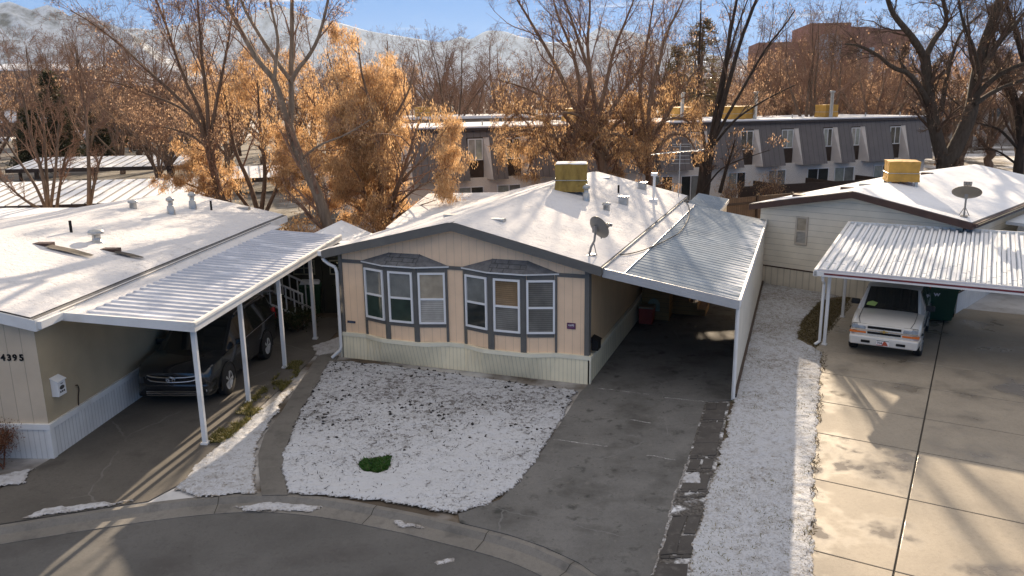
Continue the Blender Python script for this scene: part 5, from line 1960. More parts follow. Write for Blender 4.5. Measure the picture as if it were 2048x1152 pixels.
# dark trellis roof strip in front of the apartments
t = thing('board_fence', 'dark brown patio fences in front of the pale brick ground floor', 'fence', apt(17.5, -4.2), RA, 'board fences along the back')
MB().box(0, 19, 0, .06, 0, 1.35).build('boards', m_dbrown, t)
m = MB()
for u in (3.8, 8.2, 12.6, 16.0):
    m.box(u, u + .08, .06, 3.6, 0, 1.25)
m.build('divider', m_dbrown, t)

# brick office building far right
p = at(1645, 212, 150)
t = thing('office_building', 'reddish brick office building with tall narrow windows far behind the bare trees', 'office building', (p[0], 150, 0), math.radians(-8))
t.scale = (.9, 1, .93)
m = MB()
m.box(-13.5, -4, 0, 12, 0, 17.8)
m.box(-4, 3.8, -2, 14, 0, 21.0)
m.box(3.8, 15.5, -1, 14, 0, 18.6)
m.prism([(3.8, 18.6), (15.5, 18.6), (15.5, 18.9), (11, 19.7), (7, 20.2), (3.8, 20.3)], 1, -1, 12)
m.box(-14, 16, 0, 14, -.5, 9)
m.build('wall', m_redbrick, t)
for u in (5.6, 7.9, 10.4, 12.8):
    MB().box(u, u + .9, -1.12, -.9, 10.2, 16.4).build('tall_window', m_glassblue, t)
MB().box(14.6, 15.2, -1.12, -.9, 10.5, 15.5).build('tall_window', m_glassblue, t)
m = MB()
m.box(-2.8, 2.2, -2.2, -1.9, 8.8, 17.6)
m.prism([(-2.8, 17.6), (2.2, 17.6), (1.2, 18.8), (-.3, 19.2), (-1.8, 18.8)], 1, -2.2, -1.9)
m.build('glass_bay', m_glassblue, t)
MB().box(-10.5, -6.5, -.15, .1, 12, 14.5).build('wide_window', m_glassblue, t)
MB().box(-3.4, 3.2, -2.6, -1.8, 7.0, 7.8).build('ledge', m_white, t)
for (x, y, Y, w_, d_, h, lab) in ((300, 178, 150, 22, 14, 10.2, 'low distant building with a snowy roof between the bare trees, upper left'), (90, 152, 190, 20, 14, 15, 'distant snow roofed building behind the dark conifer'), (1960, 225, 110, 16, 10, 6.2, 'far house half hidden behind the dark trees at right')):
    p = at(x, y, Y)
    t = thing('distant_building', lab, 'building', (p[0], Y, 0), math.radians(12))
    MB().box(-w_ / 2, w_ / 2, 0, d_, 0, h).build('wall', m_bigwall, t)
    m = MB()
    m.slab((-w_ / 2 - .6, -.6, h), (w_ / 2 + .6, -.6, h), (w_ / 2 + .6, d_ / 2, h + 1.6), (-w_ / 2 - .6, d_ / 2, h + 1.6), .3)
    m.slab((-w_ / 2 - .6, d_ / 2, h + 1.6), (w_ / 2 + .6, d_ / 2, h + 1.6), (w_ / 2 + .6, d_ + .6, h), (-w_ / 2 - .6, d_ + .6, h), .3)
    m.build('roof', m_snow, t)
    for k in range(int(w_ / 3)):
        MB().box(-w_ / 2 + 1 + k * 3, -w_ / 2 + 2.4 + k * 3, -.05, .02, h - 2.4, h - 1).build('window', p_dark, t)

# left background: house, parking roofs, trailers, hedge
p = at(60, 241, 180)
t = thing('distant_building', 'long low house with a snowy hipped roof and chimney, far left', 'house', (p[0], 180, 0), 0)
t.scale = (1.95,) * 3
zt = p[2] / 1.95
m = MB()
m.box(-16, 9.2, .8, 10, 0, zt)
m.build('wall', plain('dim_wall', (.16, .10, .075), .8), t)
m = MB()
m.add([(-17, 0, zt), (9.9, 0, zt), (5.8, 6, zt + 1.55), (-17, 6, zt + 1.55), (9.9, 12, zt), (-17, 12, zt)], [(0, 1, 2, 3), (1, 4, 2), (3, 2, 4, 5)])
m.box(-17, 9.9, -.05, .0, zt - .22, zt)
m.build('roof', m_roofsnow, t)
MB().box(.6, 1.7, 4, 5, zt + .6, zt + 2.0).build('chimney', m_redbrick, t)
for (xa, ya, xb, yb, Y0, dep, z0, dz, pitch, lab) in ((-140, 414, 420, 404, 39.0, 7.0, 2.3, .60, .62, 'long snow covered parking roof nearest behind the tan home'),
                                                   (10, 338, 388, 332, 66.0, 6.5, 2.35, .55, .80, 'second snow covered parking roof with dark ribs, above the parked cars'),
                                                   (466, 357, 640, 352, 60.0, 6.0, 2.3, .5, .8, 'short snowy parking roof seen through the golden tree')):
    a, b = at(xa, ya, Y0), at(xb, yb, Y0 + 2.0)
    ang = math.atan2(b[1] - a[1], b[0] - a[0])
    ln = float(np.hypot(b[0] - a[0], b[1] - a[1]))
    z0 = (a[2] + b[2]) / 2
    t = thing('parking_canopy', lab, 'parking canopy', (a[0], a[1], 0), ang, 'snowy parking canopies')
    m = MB()
    m.slab((0, 0, z0), (ln, 0, z0), (ln, dep, z0 + dz), (0, dep, z0 + dz), .12)
    m.build('roof_panel', m_snow, t)
    m = MB()
    for k in range(int(ln / pitch)):
        u = (k + .5) * pitch
        m.hexa([(u - .02, 0, z0 + .01), (u + .035, 0, z0 + .01), (u + .035, dep, z0 + dz + .01), (u - .02, dep, z0 + dz + .01), (u - .02, 0, z0 + .05), (u + .035, 0, z0 + .05), (u + .035, dep, z0 + dz + .05), (u - .02, dep, z0 + dz + .05)])
    m.build('rib', m_bracket, t)
    MB().box(0, ln, -.06, .0, z0 - .30, z0 + .02).build('fascia', m_dbrown, t)
    for k in range(int(ln / 6) + 1):
        MB().box(k * 6 + .3, k * 6 + .5, 1.5, 1.7, 0, z0).build('post', m_dbrown, t)
for (x0, x1, y0, y1, Y, lab) in ((104, 170, 303, 262, 150, 'tall white camper trailer beyond the parking roofs'), (42, 100, 298, 284, 150, 'low white utility trailer left of the tall camper'), (-10, 20, 300, 275, 150, 'white camper trailer cut by the left edge of the picture')):
    a, b = at(x0, y0, Y), at(x1, y1, Y)
    t = thing('camper_trailer', lab, 'trailer', (a[0], Y, 0), .08, 'white trailers')
    ww, hh = b[0] - a[0], b[2]
    m = MB()
    m.prism([(0, .45), (ww, .45), (ww, hh * .9), (ww * .8, hh), (ww * .12, hh), (0, hh * .86)], 1, 0, 2.6)
    m.build('body', m_vinyl, t, .06)
    MB().box(ww * .15, ww * .45, -.03, .0, hh * .5, hh * .75).build('window', p_beige, t)
    for k in (.3, .7):
        MB().cyl((ww * k, .1, .35), (ww * k, .35, .35), .35, n=14).build('wheel', m_tyre, t)
t = thing('retaining_wall', 'pale snow topped low wall sloping behind the green hedge', 'wall', (at(230, 295, 165)[0], 165, 0), .03)
a, b = at(228, 290, 165), at(362, 282, 165)
MB().hexa([(0, 0, 0), (14., 0, 0), (14., 1.2, 0), (0, 1.2, 0), (0, 0, a[2] + .9), (14., 0, b[2] + .2), (14., 1.2, b[2] + .2), (0, 1.2, a[2] + .9)]).build('wall', plain('pale_wall', (.55, .48, .40), .8, .1, 1), t)
MB().hexa([(-.1, -.1, a[2] + .9), (14.2, -.1, b[2] + .2), (14.2, 1.3, b[2] + .2), (-.1, 1.3, a[2] + .9), (-.1, -.1, a[2] + 1.1), (14.2, -.1, b[2] + .4), (14.2, 1.3, b[2] + .4), (-.1, 1.3, a[2] + 1.1)]).build('snow_cap', m_snow, t)
sheet('parking_lot', [(-52, 44), (-2, 48), (-12, 164), (-120, 164)], .004, pavement('lot_asphalt', (.13, .115, .095), .25, None, ((.5, .5, .7, (.40, .38, .36), .5),)), .02)

# ------------------------------------------------------------------ trees
def nrm(a):
    return a / np.maximum(np.linalg.norm(a, axis=-1, keepdims=True), 1e-9)


def tubes(P, R, k):
    """P (N,n,3), R (N,n): N tapered tubes with k sides -> verts, quads"""
    N, n = P.shape[:2]
    T = np.empty_like(P)
    T[:, 1:-1] = P[:, 2:] - P[:, :-2]
    T[:, 0] = P[:, 1] - P[:, 0]
    T[:, -1] = P[:, -1] - P[:, -2]
    T = nrm(T)
    ref = np.where(np.abs(T[..., 2:3]) > .9, np.array([1., 0, 0]), np.array([0, 0, 1.]))
    ref = np.broadcast_to(ref[:, :1], T.shape)
    A = nrm(np.cross(T, ref))
    B = np.cross(T, A)
    ang = np.arange(k) * 2 * np.pi / k
    V = P[:, :, None] + R[:, :, None, None] * (A[:, :, None] * np.cos(ang)[:, None] + B[:, :, None] * np.sin(ang)[:, None])
    idx = np.arange(N * n * k).reshape(N, n, k)
    r = np.roll(idx, -1, 2)
    F = np.stack([idx[:, :-1], r[:, :-1], r[:, 1:], idx[:, 1:]], -1).reshape(-1, 4)
    return V.reshape(-1, 3), F


def resample(pl, n):
    pl = np.asarray(pl, float)
    d = np.r_[0, np.cumsum(np.linalg.norm(np.diff(pl[:, :3], axis=0), axis=1))]
    t = np.linspace(0, d[-1], n)
    return np.stack([np.interp(t, d, pl[:, i]) for i in range(pl.shape[1])], -1)


def children(P, R, rg, k, ratio, ang, up, wander, n, rr, t0=.25, bend=0., rmin=.004, tip=.25):
    """k side branches on every polyline of P"""
    N, n0 = P.shape[:2]
    t = rg.uniform(t0, .98, (N, k))
    f = t * (n0 - 1)
    i = np.minimum(f.astype(int), n0 - 2)
    w_ = (f - i)[..., None]
    ar = np.arange(N)[:, None]
    p = P[ar, i] * (1 - w_) + P[ar, i + 1] * w_
    r0 = R[ar, i] * (1 - w_[..., 0]) + R[ar, i + 1] * w_[..., 0]
    d = nrm(P[ar, i + 1] - P[ar, i])
    q = rg.normal(0, 1, (N, k, 3))
    q = nrm(q - (q * d).sum(-1, keepdims=True) * d)
    a = rg.uniform(ang[0], ang[1], (N, k, 1))
    dr = d * np.cos(a) + q * np.sin(a)
    dr[..., 2] += up
    dr = nrm(dr)
    L = np.linalg.norm(np.diff(P, axis=1), axis=2).sum(1)[:, None] * ratio * rg.uniform(.6, 1.15, (N, k)) * (1.2 - .65 * t)
    L = L.reshape(-1)
    dr = dr.reshape(-1, 3)
    p = p.reshape(-1, 3)
    M = len(L)
    out = np.empty((M, n, 3))
    out[:, 0] = p
    for s in range(1, n):
        dr = dr + rg.normal(0, wander, (M, 3))
        dr[:, 2] += bend
        dr = nrm(dr)
        p = p + dr * (L / (n - 1))[:, None]
        out[:, s] = p
    r0 = np.maximum(np.minimum(r0.reshape(-1) * rr, 1.), rmin)
    Rr = r0[:, None] * np.linspace(1, tip, n)[None]
    return out, np.maximum(Rr, rmin * .7)


def limb_fan(rg, base, n, height, spread, r0, trunk=.25, wander=.10, lean=(0, 0)):
    """trunk plus n ascending limbs; each polyline is (x, y, z, radius)"""
    base = np.asarray(base, float)
    th = height * trunk
    top = base + np.array([lean[0] * th, lean[1] * th, th])
    res = [np.c_[np.linspace(base, top, 7) + np.r_[np.zeros((1, 3)), rg.normal(0, .012 * height, (6, 3)) * (1, 1, 0)], np.linspace(r0 * 1.15, r0 * .8, 7)]]
    for k in range(n):
        a = 2 * np.pi * (k + rg.uniform(-.3, .3)) / n
        el = rg.uniform(.45, 1.0)
        d = np.array([math.cos(a) * spread * el, math.sin(a) * spread * el, 1.0])
        s = res[0][-1 - (k % 3), :3]
        L = height * (1 - trunk) * rg.uniform(.8, 1.1)
        p, pts = s.copy(), [s.copy()]
        d = d / np.linalg.norm(d)
        for j in range(8):
            d = d + rg.normal(0, wander, 3)
            d[2] += .05
            d /= np.linalg.norm(d)
            p = p + d * L / 8
            pts.append(p.copy())
        res.append(np.c_[np.array(pts), np.linspace(r0 * .55, r0 * .08, 9)])
    return res


def px_limb(pts, Y, r0, r1, dY=0.0):
    """limb through photo pixels at distance Y (drifting by dY along it)"""
    n = len(pts)
    q = [at(x, y, Y + dY * i / max(1, n - 1)) for i, (x, y) in enumerate(pts)]
    q = np.array(spline(q, 4))
    return np.c_[q, np.linspace(r0, r1, len(q))]


DEF_LV = ((9, .55, (.45, 1.0), .25, .16, 7, .55, .25, .03), (6, .50, (.4, 1.0), .12, .2, 6, .55, .2, .0), (6, .5, (.4, 1.1), .05, .22, 4, .6, .15, .0), (5, .55, (.4, 1.1), 0., .2, 3, .65, .15, -.02))


def grow(name, label, cat, base, limbs, seed, bark_m, levels=DEF_LV, leaf=None, group=None, rmin=.0055, kside=7, twig=None, prune=None):
    """tree thing: trunk (limbs), branches as part, leaves as part"""
    rg = np.random.default_rng(seed)
    base = np.array([base[0], base[1], base[2] if len(base) > 2 else 0.0])
    t = thing(name, label, cat, tuple(base), 0, group)
    L = [resample(l, 14) for l in limbs]
    P = np.array([l[:, :3] for l in L]) - base
    R = np.array([l[:, 3] for l in L])
    V, F = tubes(P, R, 9)
    link_mesh('trunk', fast_mesh('trunk', V, F, 4, True), t, [bark_m])
    allV, allF, off = [], [], 0
    last = None
    for li, (k, ratio, ang, up, wander, n, rr, t0, bend) in enumerate(levels):
        sd_ = max(3, kside - 2 * li)
        P, R = children(P, R, rg, k, ratio, ang, up, wander, n, rr, t0 if li else max(t0, .3), bend, rmin)
        if prune is not None and li >= 1:
            kp = ~prune(P[:, P.shape[1] // 2] + base, rg)
            P, R = P[kp], R[kp]
        V, F = tubes(P, R, sd_)
        allV.append(V)
        allF.append(F + off)
        off += len(V)
        last = (P, R)
    link_mesh('branches', fast_mesh('branches', np.concatenate(allV), np.concatenate(allF), 4, True), t, [twig or (w_twig2 if bark_m in (b_dark,) or bark_m.name.startswith('forked') else w_twig)])
    if leaf:
        (cnt, mat, sx, sz, hang, keep) = leaf
        P = last[0]
        fi = rg.integers(0, len(P), cnt)
        pt = P[fi, rg.integers(P.shape[1] // 2, P.shape[1], cnt)] + rg.normal(0, .09, (cnt, 3))
        if keep is not None:
            m_ = keep(pt + base, rg)
            pt = pt[m_]
        c = len(pt)
        a = rg.uniform(0, 2 * np.pi, c)
        if hang:
            dn = nrm(np.stack([rg.normal(0, .25, c), rg.normal(0, .25, c), -np.ones(c)], -1))
        else:
            dn = nrm(rg.normal(0, 1, (c, 3)))
        s_ = np.stack([np.cos(a), np.sin(a), rg.normal(0, .2, c)], -1)
        s_ = nrm(s_ - (s_ * dn).sum(-1, keepdims=True) * dn)
        ww = (sx * rg.uniform(.6, 1.4, c))[:, None]
        hh = (sz * rg.uniform(.5, 1.4, c))[:, None]
        # a folded diamond: reads as a bunch, not a flat card
        nn = np.cross(s_, dn)
        v0, v1, v2, v3 = pt, pt + dn * hh * .5 + s_ * ww + nn * ww * .4, pt + dn * hh, pt + dn * hh * .55 - s_ * ww + nn * ww * .3
        V = np.stack([v0, v1, v2, v3], 1).reshape(-1, 3)
        link_mesh('leaves', fast_mesh('leaves', V, np.arange(4 * c).reshape(c, 4), 4), t, [mat])
    return t


def beam(p, rg):
    """corridor pruned through the crowns to let the low sun onto the drive"""
    return (np.abs(p[:, 0] - (-6.6 + .162 * (p[:, 1] - 13))) < 1.0) & (rg.random(len(p)) < .93)


g_near = 'bare trees behind the homes'
# --- pale barked tree leaning up from behind the garden shed
Y_ = 29.0
pale = [px_limb([(700, 600), (672, 500), (652, 440), (632, 380), (604, 325), (588, 285), (578, 250)], Y_, .23, .15),
        px_limb([(578, 252), (566, 215), (549, 160), (518, 125), (495, 85), (470, 40), (452, 0), (430, -60)], Y_, .125, .05, -1.5),
        px_limb([(580, 258), (583, 220), (582, 150), (584, 80), (584, 0), (590, -80)], Y_, .125, .05, .8),
        px_limb([(581, 160), (566, 140), (546, 112), (522, 75), (500, 38), (482, 0), (470, -60)], Y_, .085, .04, 1.2),
        px_limb([(583, 162), (596, 138), (615, 115), (634, 82), (646, 45), (656, 0), (668, -60)], Y_, .085, .035, -1.0),
        px_limb([(549, 160), (552, 120), (556, 80), (548, 40), (540, 0), (535, -60)], Y_ - .5, .07, .03, 1.0),
        px_limb([(600, 320), (640, 290), (690, 270), (740, 240)], Y_, .05, .02, -1.5)]
LVp = ((7, .42, (.35, .8), .30, .12, 7, .40, .3, .04), (6, .52, (.4, .9), .15, .18, 5, .55, .25, .0), (6, .55, (.4, 1.), .05, .2, 4, .6, .2, .0), (3, .5, (.4, 1.), 0., .2, 3, .6, .2, 0.))
grow('bare_tree', 'tall pale barked tree leaning left with smooth forking limbs, in front of the golden tree', 'tree', at(700, 600, Y_) * (1, 1, 0), pale, 3, b_pale, LVp, (2500, l_seed2, .016, .06, True, None), g_near, prune=beam)

# --- golden seed covered tree
Y_ = 33.5
b0 = at(770, 470, Y_)
gold = []
for i, (tx, ty) in enumerate(((600, 165), (655, 105), (715, 75), (775, 82), (830, 120), (868, 185), (893, 255), (900, 330), (872, 400), (842, 290), (795, 215), (735, 190), (665, 225), (600, 270), (560, 335), (690, 320), (825, 420), (760, 310), (640, 380))):
    rg = random.Random(i * 5 + 2)
    k = .45 + .12 * rg.random()
    sx_, sy_ = 768 + rg.uniform(-14, 14), 470
    mx_, my_ = sx_ + (tx - sx_) * k * .75 + rg.uniform(-8, 8), sy_ + (ty - sy_) * k * 1.08
    r0_ = .10 if ty < 300 else .07
    gold.append(px_limb([(sx_, sy_), ((sx_ + mx_) / 2 - 4, (sy_ + my_) / 2), (mx_, my_), (mx_ + (tx - mx_) * .55 + rg.uniform(-10, 10), my_ + (ty - my_) * .55), (tx, ty)], Y_, r0_, r0_ * .2, rg.uniform(-2.6, 2.6) if tx < 835 else rg.uniform(-5.2, -3.4)))
LVg = ((9, .40, (.4, 1.1), .14, .16, 7, .5, .25, .0), (7, .52, (.4, 1.2), .06, .2, 5, .55, .15, -.02), (6, .6, (.4, 1.2), 0., .22, 4, .6, .1, -.05), (3, .75, (.4, 1.2), -.1, .2, 3, .7, .1, -.12))


def gold_keep(p, rg):
    n = fbm(p[:, 0] * .55 + 9, p[:, 2] * .55 + p[:, 1] * .4, 5, 3)
    thin = np.clip((p[:, 2] - 2.2) / 1.5, .75, 1) * np.clip(1.25 - (p[:, 2] - 6.5) / 5, .15, 1)
    gap = np.abs(p[:, 0] - (-6.55 + .162 * (p[:, 1] - 13))) < .8  # leaves thinned here to let the sun through to the drive
    return rg.random(len(p)) < np.clip((n - .12) * 2.2, .4, 1) * thin * np.where(gap, .25, 1)


grow('golden_tree', 'broad tree thick with hanging golden seed clusters left of the pink home roof', 'tree', b0 * (1, 1, 0), gold, 8, b_warm, LVg, (230000, l_seed, .011, .12, True, gold_keep), g_near, prune=beam)
# second, thinner golden tree to its left
Y_ = 37.0
g2 = [px_limb([(520, 440), (500, 370), (470, 300), (455, 220), (440, 140)], Y_, .13, .03, 1), px_limb([(520, 440), (530, 350), (520, 250), (515, 160)], Y_, .12, .03, -1), px_limb([(515, 440), (470, 380), (420, 330), (390, 290)], Y_, .10, .03, 1.4),
      px_limb([(525, 440), (560, 360), (590, 280), (610, 210)], Y_, .10, .03, -1.6), px_limb([(512, 440), (450, 400), (380, 370), (340, 350)], Y_, .08, .02, -1)]
grow('golden_tree', 'thinner golden tree standing left of the pale barked tree', 'tree', at(520, 440, Y_) * (1, 1, 0), g2, 18, b_brown, LVg, (60000, l_seed, .012, .12, True, lambda p, rg: rg.random(len(p)) < np.clip((fbm(p[:, 0] * .5, p[:, 2] * .5, 3) - .3) * 3, .1, 1)), g_near)

# --- spreading bare tree, upper left
Y_ = 36.0
sp = [px_limb([(470, 470), (440, 390), (425, 330), (415, 290)], Y_, .20, .15), px_limb([(418, 300), (395, 240), (350, 190), (300, 145), (240, 90), (190, 50), (140, 20)], Y_, .10, .02, -2), px_limb([(416, 292), (400, 220), (370, 160), (345, 90), (325, 30), (300, -30)], Y_, .10, .03, 1.5),
      px_limb([(416, 292), (415, 210), (405, 130), (400, 60), (392, -30)], Y_, .11, .03, 0), px_limb([(418, 292), (432, 210), (448, 130), (460, 60), (470, -20)], Y_, .09, .03, 1), px_limb([(402, 250), (360, 215), (300, 190), (230, 165), (180, 160)], Y_, .07, .02, -1), px_limb([(420, 300), (380, 270), (330, 255), (290, 250)], Y_, .06, .02, 1)]
LVb = ((10, .55, (.3, .8), .24, .12, 8, .42, .2, .02), (7, .55, (.35, .9), .14, .16, 6, .5, .2, .0), (6, .55, (.4, 1.), .05, .2, 4, .6, .2, .0), (5, .6, (.4, 1.), 0., .2, 3, .7, .15, 0.))
grow('bare_tree', 'spreading bare tree with long dark boughs reaching left against the snowy mountains', 'tree', at(470, 470, Y_) * (1, 1, 0), sp, 21, b_brown, LVb, (3500, l_seed2, .02, .08, True, None), g_near)
# thin multi stem trees, far left
Y_ = 34.0
for (lab, st, sd_) in (('multi stemmed young bare tree behind the left end of the tan roof', [[(98, 425), (85, 350), (62, 270), (45, 190), (25, 130)], [(98, 425), (92, 330), (85, 230), (60, 160), (52, 90)], [(95, 425), (70, 370), (30, 310), (0, 265), (-30, 230)], [(100, 425), (112, 330), (118, 240), (125, 170)], [(92, 425), (50, 400), (15, 370), (-30, 330)]], 31),
                       ('slim bare tree with two stems behind the tan roof vents', [[(178, 425), (178, 340), (172, 230), (158, 150), (150, 90)], [(178, 425), (192, 350), (205, 310), (222, 290)], [(112, 425), (122, 360), (132, 310), (150, 280)], [(178, 300), (190, 262), (208, 250)]], 32)):
    grow('bare_tree', lab, 'tree', at(st[0][0][0], 425, Y_) * (1, 1, 0), [px_limb(q, Y_, .10 if i == 0 else .075, .015, (i % 3 - 1) * .8) for i, q in enumerate(st)], sd_, b_grey,
         ((11, .42, (.3, .8), .3, .12, 7, .45, .2, .03), (7, .52, (.35, .9), .15, .16, 5, .55, .2, .0), (6, .55, (.4, 1.), .05, .2, 3, .65, .2, .0)), None, g_near)

# --- middle trees in front of the apartments with hanging seeds
Y_ = 43.5
LVm = ((10, .52, (.35, .95), .20, .14, 8, .42, .2, .02), (7, .55, (.35, 1.), .1, .18, 6, .5, .2, -.01), (6, .55, (.4, 1.1), .0, .2, 4, .6, .2, -.03), (3, .65, (.4, 1.1), -.05, .2, 3, .7, .15, -.05))
mid = [('tall bare tree with seed clusters, left one behind the pink home cooler', [[(1130, 420), (1135, 330), (1150, 270), (1160, 235)], [(1160, 238), (1128, 165), (1100, 110), (1065, 50), (1035, 0), (1010, -40)], [(1160, 236), (1158, 160), (1140, 90), (1115, 30), (1100, -30)], [(1155, 260), (1110, 210), (1060, 180), (1000, 160)], [(1160, 240), (1180, 160), (1175, 90), (1180, 20), (1178, -40)], [(1145, 290), (1100, 270), (1050, 260), (1000, 270)]], 41, .26),
       ('tall bare tree with seed clusters, right one behind the pink home cooler', [[(1215, 420), (1205, 330), (1198, 270), (1195, 230)], [(1195, 232), (1180, 150), (1160, 90), (1140, 30), (1115, -40)], [(1196, 234), (1212, 170), (1228, 100), (1252, 40), (1275, -20)], [(1200, 260), (1235, 200), (1270, 150), (1310, 110)], [(1205, 300), (1250, 270), (1290, 250)], [(1210, 320), (1240, 300), (1270, 300)]], 42, .26),
       ('bare tree with drooping golden seeds left of the dark vase shaped tree', [[(1300, 430), (1298, 340), (1296, 270)], [(1296, 275), (1300, 200), (1318, 130), (1332, 70), (1362, 10), (1380, -40)], [(1296, 275), (1280, 190), (1290, 110), (1300, 50), (1310, -20)], [(1298, 290), (1340, 220), (1370, 170), (1400, 130)], [(1297, 290), (1250, 240), (1220, 220)]], 43, .24)]
for (lab, st, sd_, r0) in mid:
    x_ = st[0][0][0]
    st = st + [[(x_, 330), (x_ - 50, 275), (x_ - 95, 270), (x_ - 130, 300)], [(x_, 320), (x_ + 40, 270), (x_ + 75, 275), (x_ + 95, 310)], [(x_, 340), (x_ - 25, 300), (x_ - 60, 310), (x_ - 75, 345)], [(x_ - 5, 300), (x_ + 15, 250), (x_ + 60, 235), (x_ + 90, 255)], [(x_, 310), (x_ - 35, 245), (x_ - 85, 225), (x_ - 120, 245)]]
    limbs = [px_limb(q, Y_, r0 if i == 0 else r0 * .52, r0 * .62 if i == 0 else .03, 0 if i == 0 else ((i * 7) % 5 - 2) * .9) for i, q in enumerate(st)]
    grow('bare_tree', lab, 'tree', at(st[0][0][0], 420, Y_) * (1, 1, 0), limbs, sd_, b_warm, LVm, (40000, l_seed, .012, .14, True, lambda p, rg: rg.random(len(p)) < np.clip(1.2 - (p[:, 2] - 3.5) / 4.5, .09, 1) * np.clip((fbm(p[:, 0] * .6, p[:, 2] * .6, 8) - .22) * 2.8, .12, 1)), g_near, prune=beam)

# --- dark vase shaped tree in front of the apartments
Y_ = 48.0
vz = [px_limb([(1400, 420), (1408, 370), (1412, 330), (1418, 300)], Y_, .42, .36), px_limb([(1418, 310), (1440, 230), (1462, 150), (1482, 80), (1505, 20), (1530, -50)], Y_, .17, .06, -1), px_limb([(1416, 310), (1432, 220), (1448, 140), (1462, 60), (1475, -10), (1480, -60)], Y_, .15, .06, .6),
      px_limb([(1412, 305), (1400, 230), (1397, 150), (1400, 70), (1402, 0)], Y_, .11, .04, 1.2), px_limb([(1418, 300), (1450, 240), (1490, 170), (1530, 100), (1570, 50), (1590, 20)], Y_, .11, .03, -2), px_limb([(1420, 300), (1470, 240), (1530, 200), (1590, 170)], Y_, .09, .03, 1.5),
      px_limb([(1405, 385), (1440, 340), (1480, 320), (1540, 300)], Y_ - 1, .06, .02, -1), px_limb([(1440, 225), (1452, 140), (1470, 70), (1495, 0)], Y_, .11, .04, 1.4), px_limb([(1440, 385), (1452, 340), (1462, 310), (1470, 280)], Y_ - 2.5, .12, .03, -1)]
grow('bare_tree', 'dark vase shaped tree with many straight upright boughs in front of the apartments', 'tree', at(1400, 420, Y_) * (1, 1, 0), vz, 51, b_dark, ((7, .45, (.2, .6), .30, .09, 8, .42, .25, .02), (5, .5, (.3, .8), .15, .15, 6, .5, .25, .0), (4, .55, (.4, 1.), .05, .2, 4, .6, .2, .0), (3, .6, (.4, 1.), 0., .2, 3, .7, .15, 0.)), (1400, l_seed2, .02, .12, True, None), g_near)

# --- big forked tree at right
Y_ = 46.0
fk = [px_limb([(1896, 420), (1893, 360), (1890, 325)], Y_, .62, .50), px_limb([(1890, 335), (1880, 300), (1868, 250), (1858, 190), (1850, 115)], Y_, .40, .27), px_limb([(1850, 118), (1832, 85), (1808, 55), (1788, 30), (1776, 0), (1768, -40)], Y_, .21, .10, -1),
      px_limb([(1850, 118), (1868, 80), (1893, 45), (1886, 0), (1880, -40)], Y_, .18, .08, 1), px_limb([(1870, 245), (1848, 190), (1818, 148), (1785, 135), (1755, 110), (1720, 92), (1690, 88)], Y_, .19, .04, -2), px_limb([(1882, 222), (1893, 160), (1905, 110), (1925, 62), (1962, 28)], Y_, .15, .04, 1.5),
      px_limb([(1892, 330), (1918, 282), (1942, 222), (1952, 160), (1966, 95), (1988, 35), (2012, -40)], Y_, .46, .2, 1), px_limb([(1950, 195), (1990, 155), (2040, 130), (2090, 118)], Y_, .17, .08, -1.5), px_limb([(1955, 160), (1990, 95), (2030, 50), (2070, 0)], Y_, .2, .08, 1), px_limb([(1958, 140), (1945, 90), (1925, 40), (1915, -20)], Y_, .12, .05, -1),
      px_limb([(1948, 210), (1985, 185), (2030, 165), (2080, 150)], Y_, .15, .07, 2), px_limb([(1868, 250), (1880, 215), (1890, 190), (1905, 200), (1925, 215)], Y_, .07, .03, -.5), px_limb([(1815, 145), (1800, 120), (1812, 95)], Y_, .09, .03, .6)]
grow('bare_tree', 'huge dark forked tree with twisting boughs rising behind the white neighbour roof', 'tree', at(1896, 420, Y_) * (1, 1, 0), fk, 61, bark('forked_bark', (.075, .058, .044)), ((10, .50, (.4, 1.0), .14, .15, 8, .36, .2, .01), (7, .55, (.4, 1.), .08, .2, 6, .5, .2, .0), (6, .55, (.4, 1.1), .03, .22, 4, .6, .2, -.01), (5, .6, (.4, 1.1), 0., .2, 3, .7, .15, -.02)), (900, l_seed2, .03, .10, True, None), g_near)
# trees off the right edge that cross into the frame
Y_ = 50.0
fr_ = [px_limb([(2040, 420), (2035, 350), (2042, 280), (2030, 200), (2005, 150)], Y_, .34, .18), px_limb([(2036, 260), (2060, 180), (2040, 100), (2020, 30), (2000, -30)], Y_, .2, .06, -1), px_limb([(2008, 155), (1990, 120), (1985, 60), (1970, 0)], Y_, .12, .04, 1), px_limb([(2038, 300), (2000, 260), (1970, 250), (1935, 240)], Y_, .1, .03, -1), px_limb([(2036, 330), (1990, 300), (1950, 300)], Y_, .08, .03, 1)]
grow('bare_tree', 'dark leaning bare tree at the right edge of the picture', 'tree', at(2040, 420, Y_) * (1, 1, 0), fr_, 71, b_dark, LVb, None, g_near)

# --- shrubs
rg0 = np.random.default_rng(90)


def shrub(label, loc, w_, h, n, bm, leaf, seed, group=None):
    rg = np.random.default_rng(seed)
    L = []
    for k in range(n):
        a = rg.uniform(0, 2 * np.pi)
        e = rg.uniform(.2, 1) * w_
        b = np.array([rg.normal(0, w_ * .22), rg.normal(0, w_ * .22), 0]) + np.array(loc)
        tp_ = np.array([math.cos(a) * e, math.sin(a) * e, h * rg.uniform(.6, 1.05)]) + np.array(loc)
        md_ = (b + tp_) / 2 + np.array([0, 0, h * .12])
        L.append(np.c_[np.array([b, md_, tp_]), (.014, .010, .004)])
    return grow('shrub', label, 'shrub', loc, L, seed, bm, ((7, .42, (.3, .9), .2, .15, 5, .6, .2, .0), (5, .5, (.4, 1.), .1, .2, 4, .7, .2, .0)), leaf, group, .003, 5)


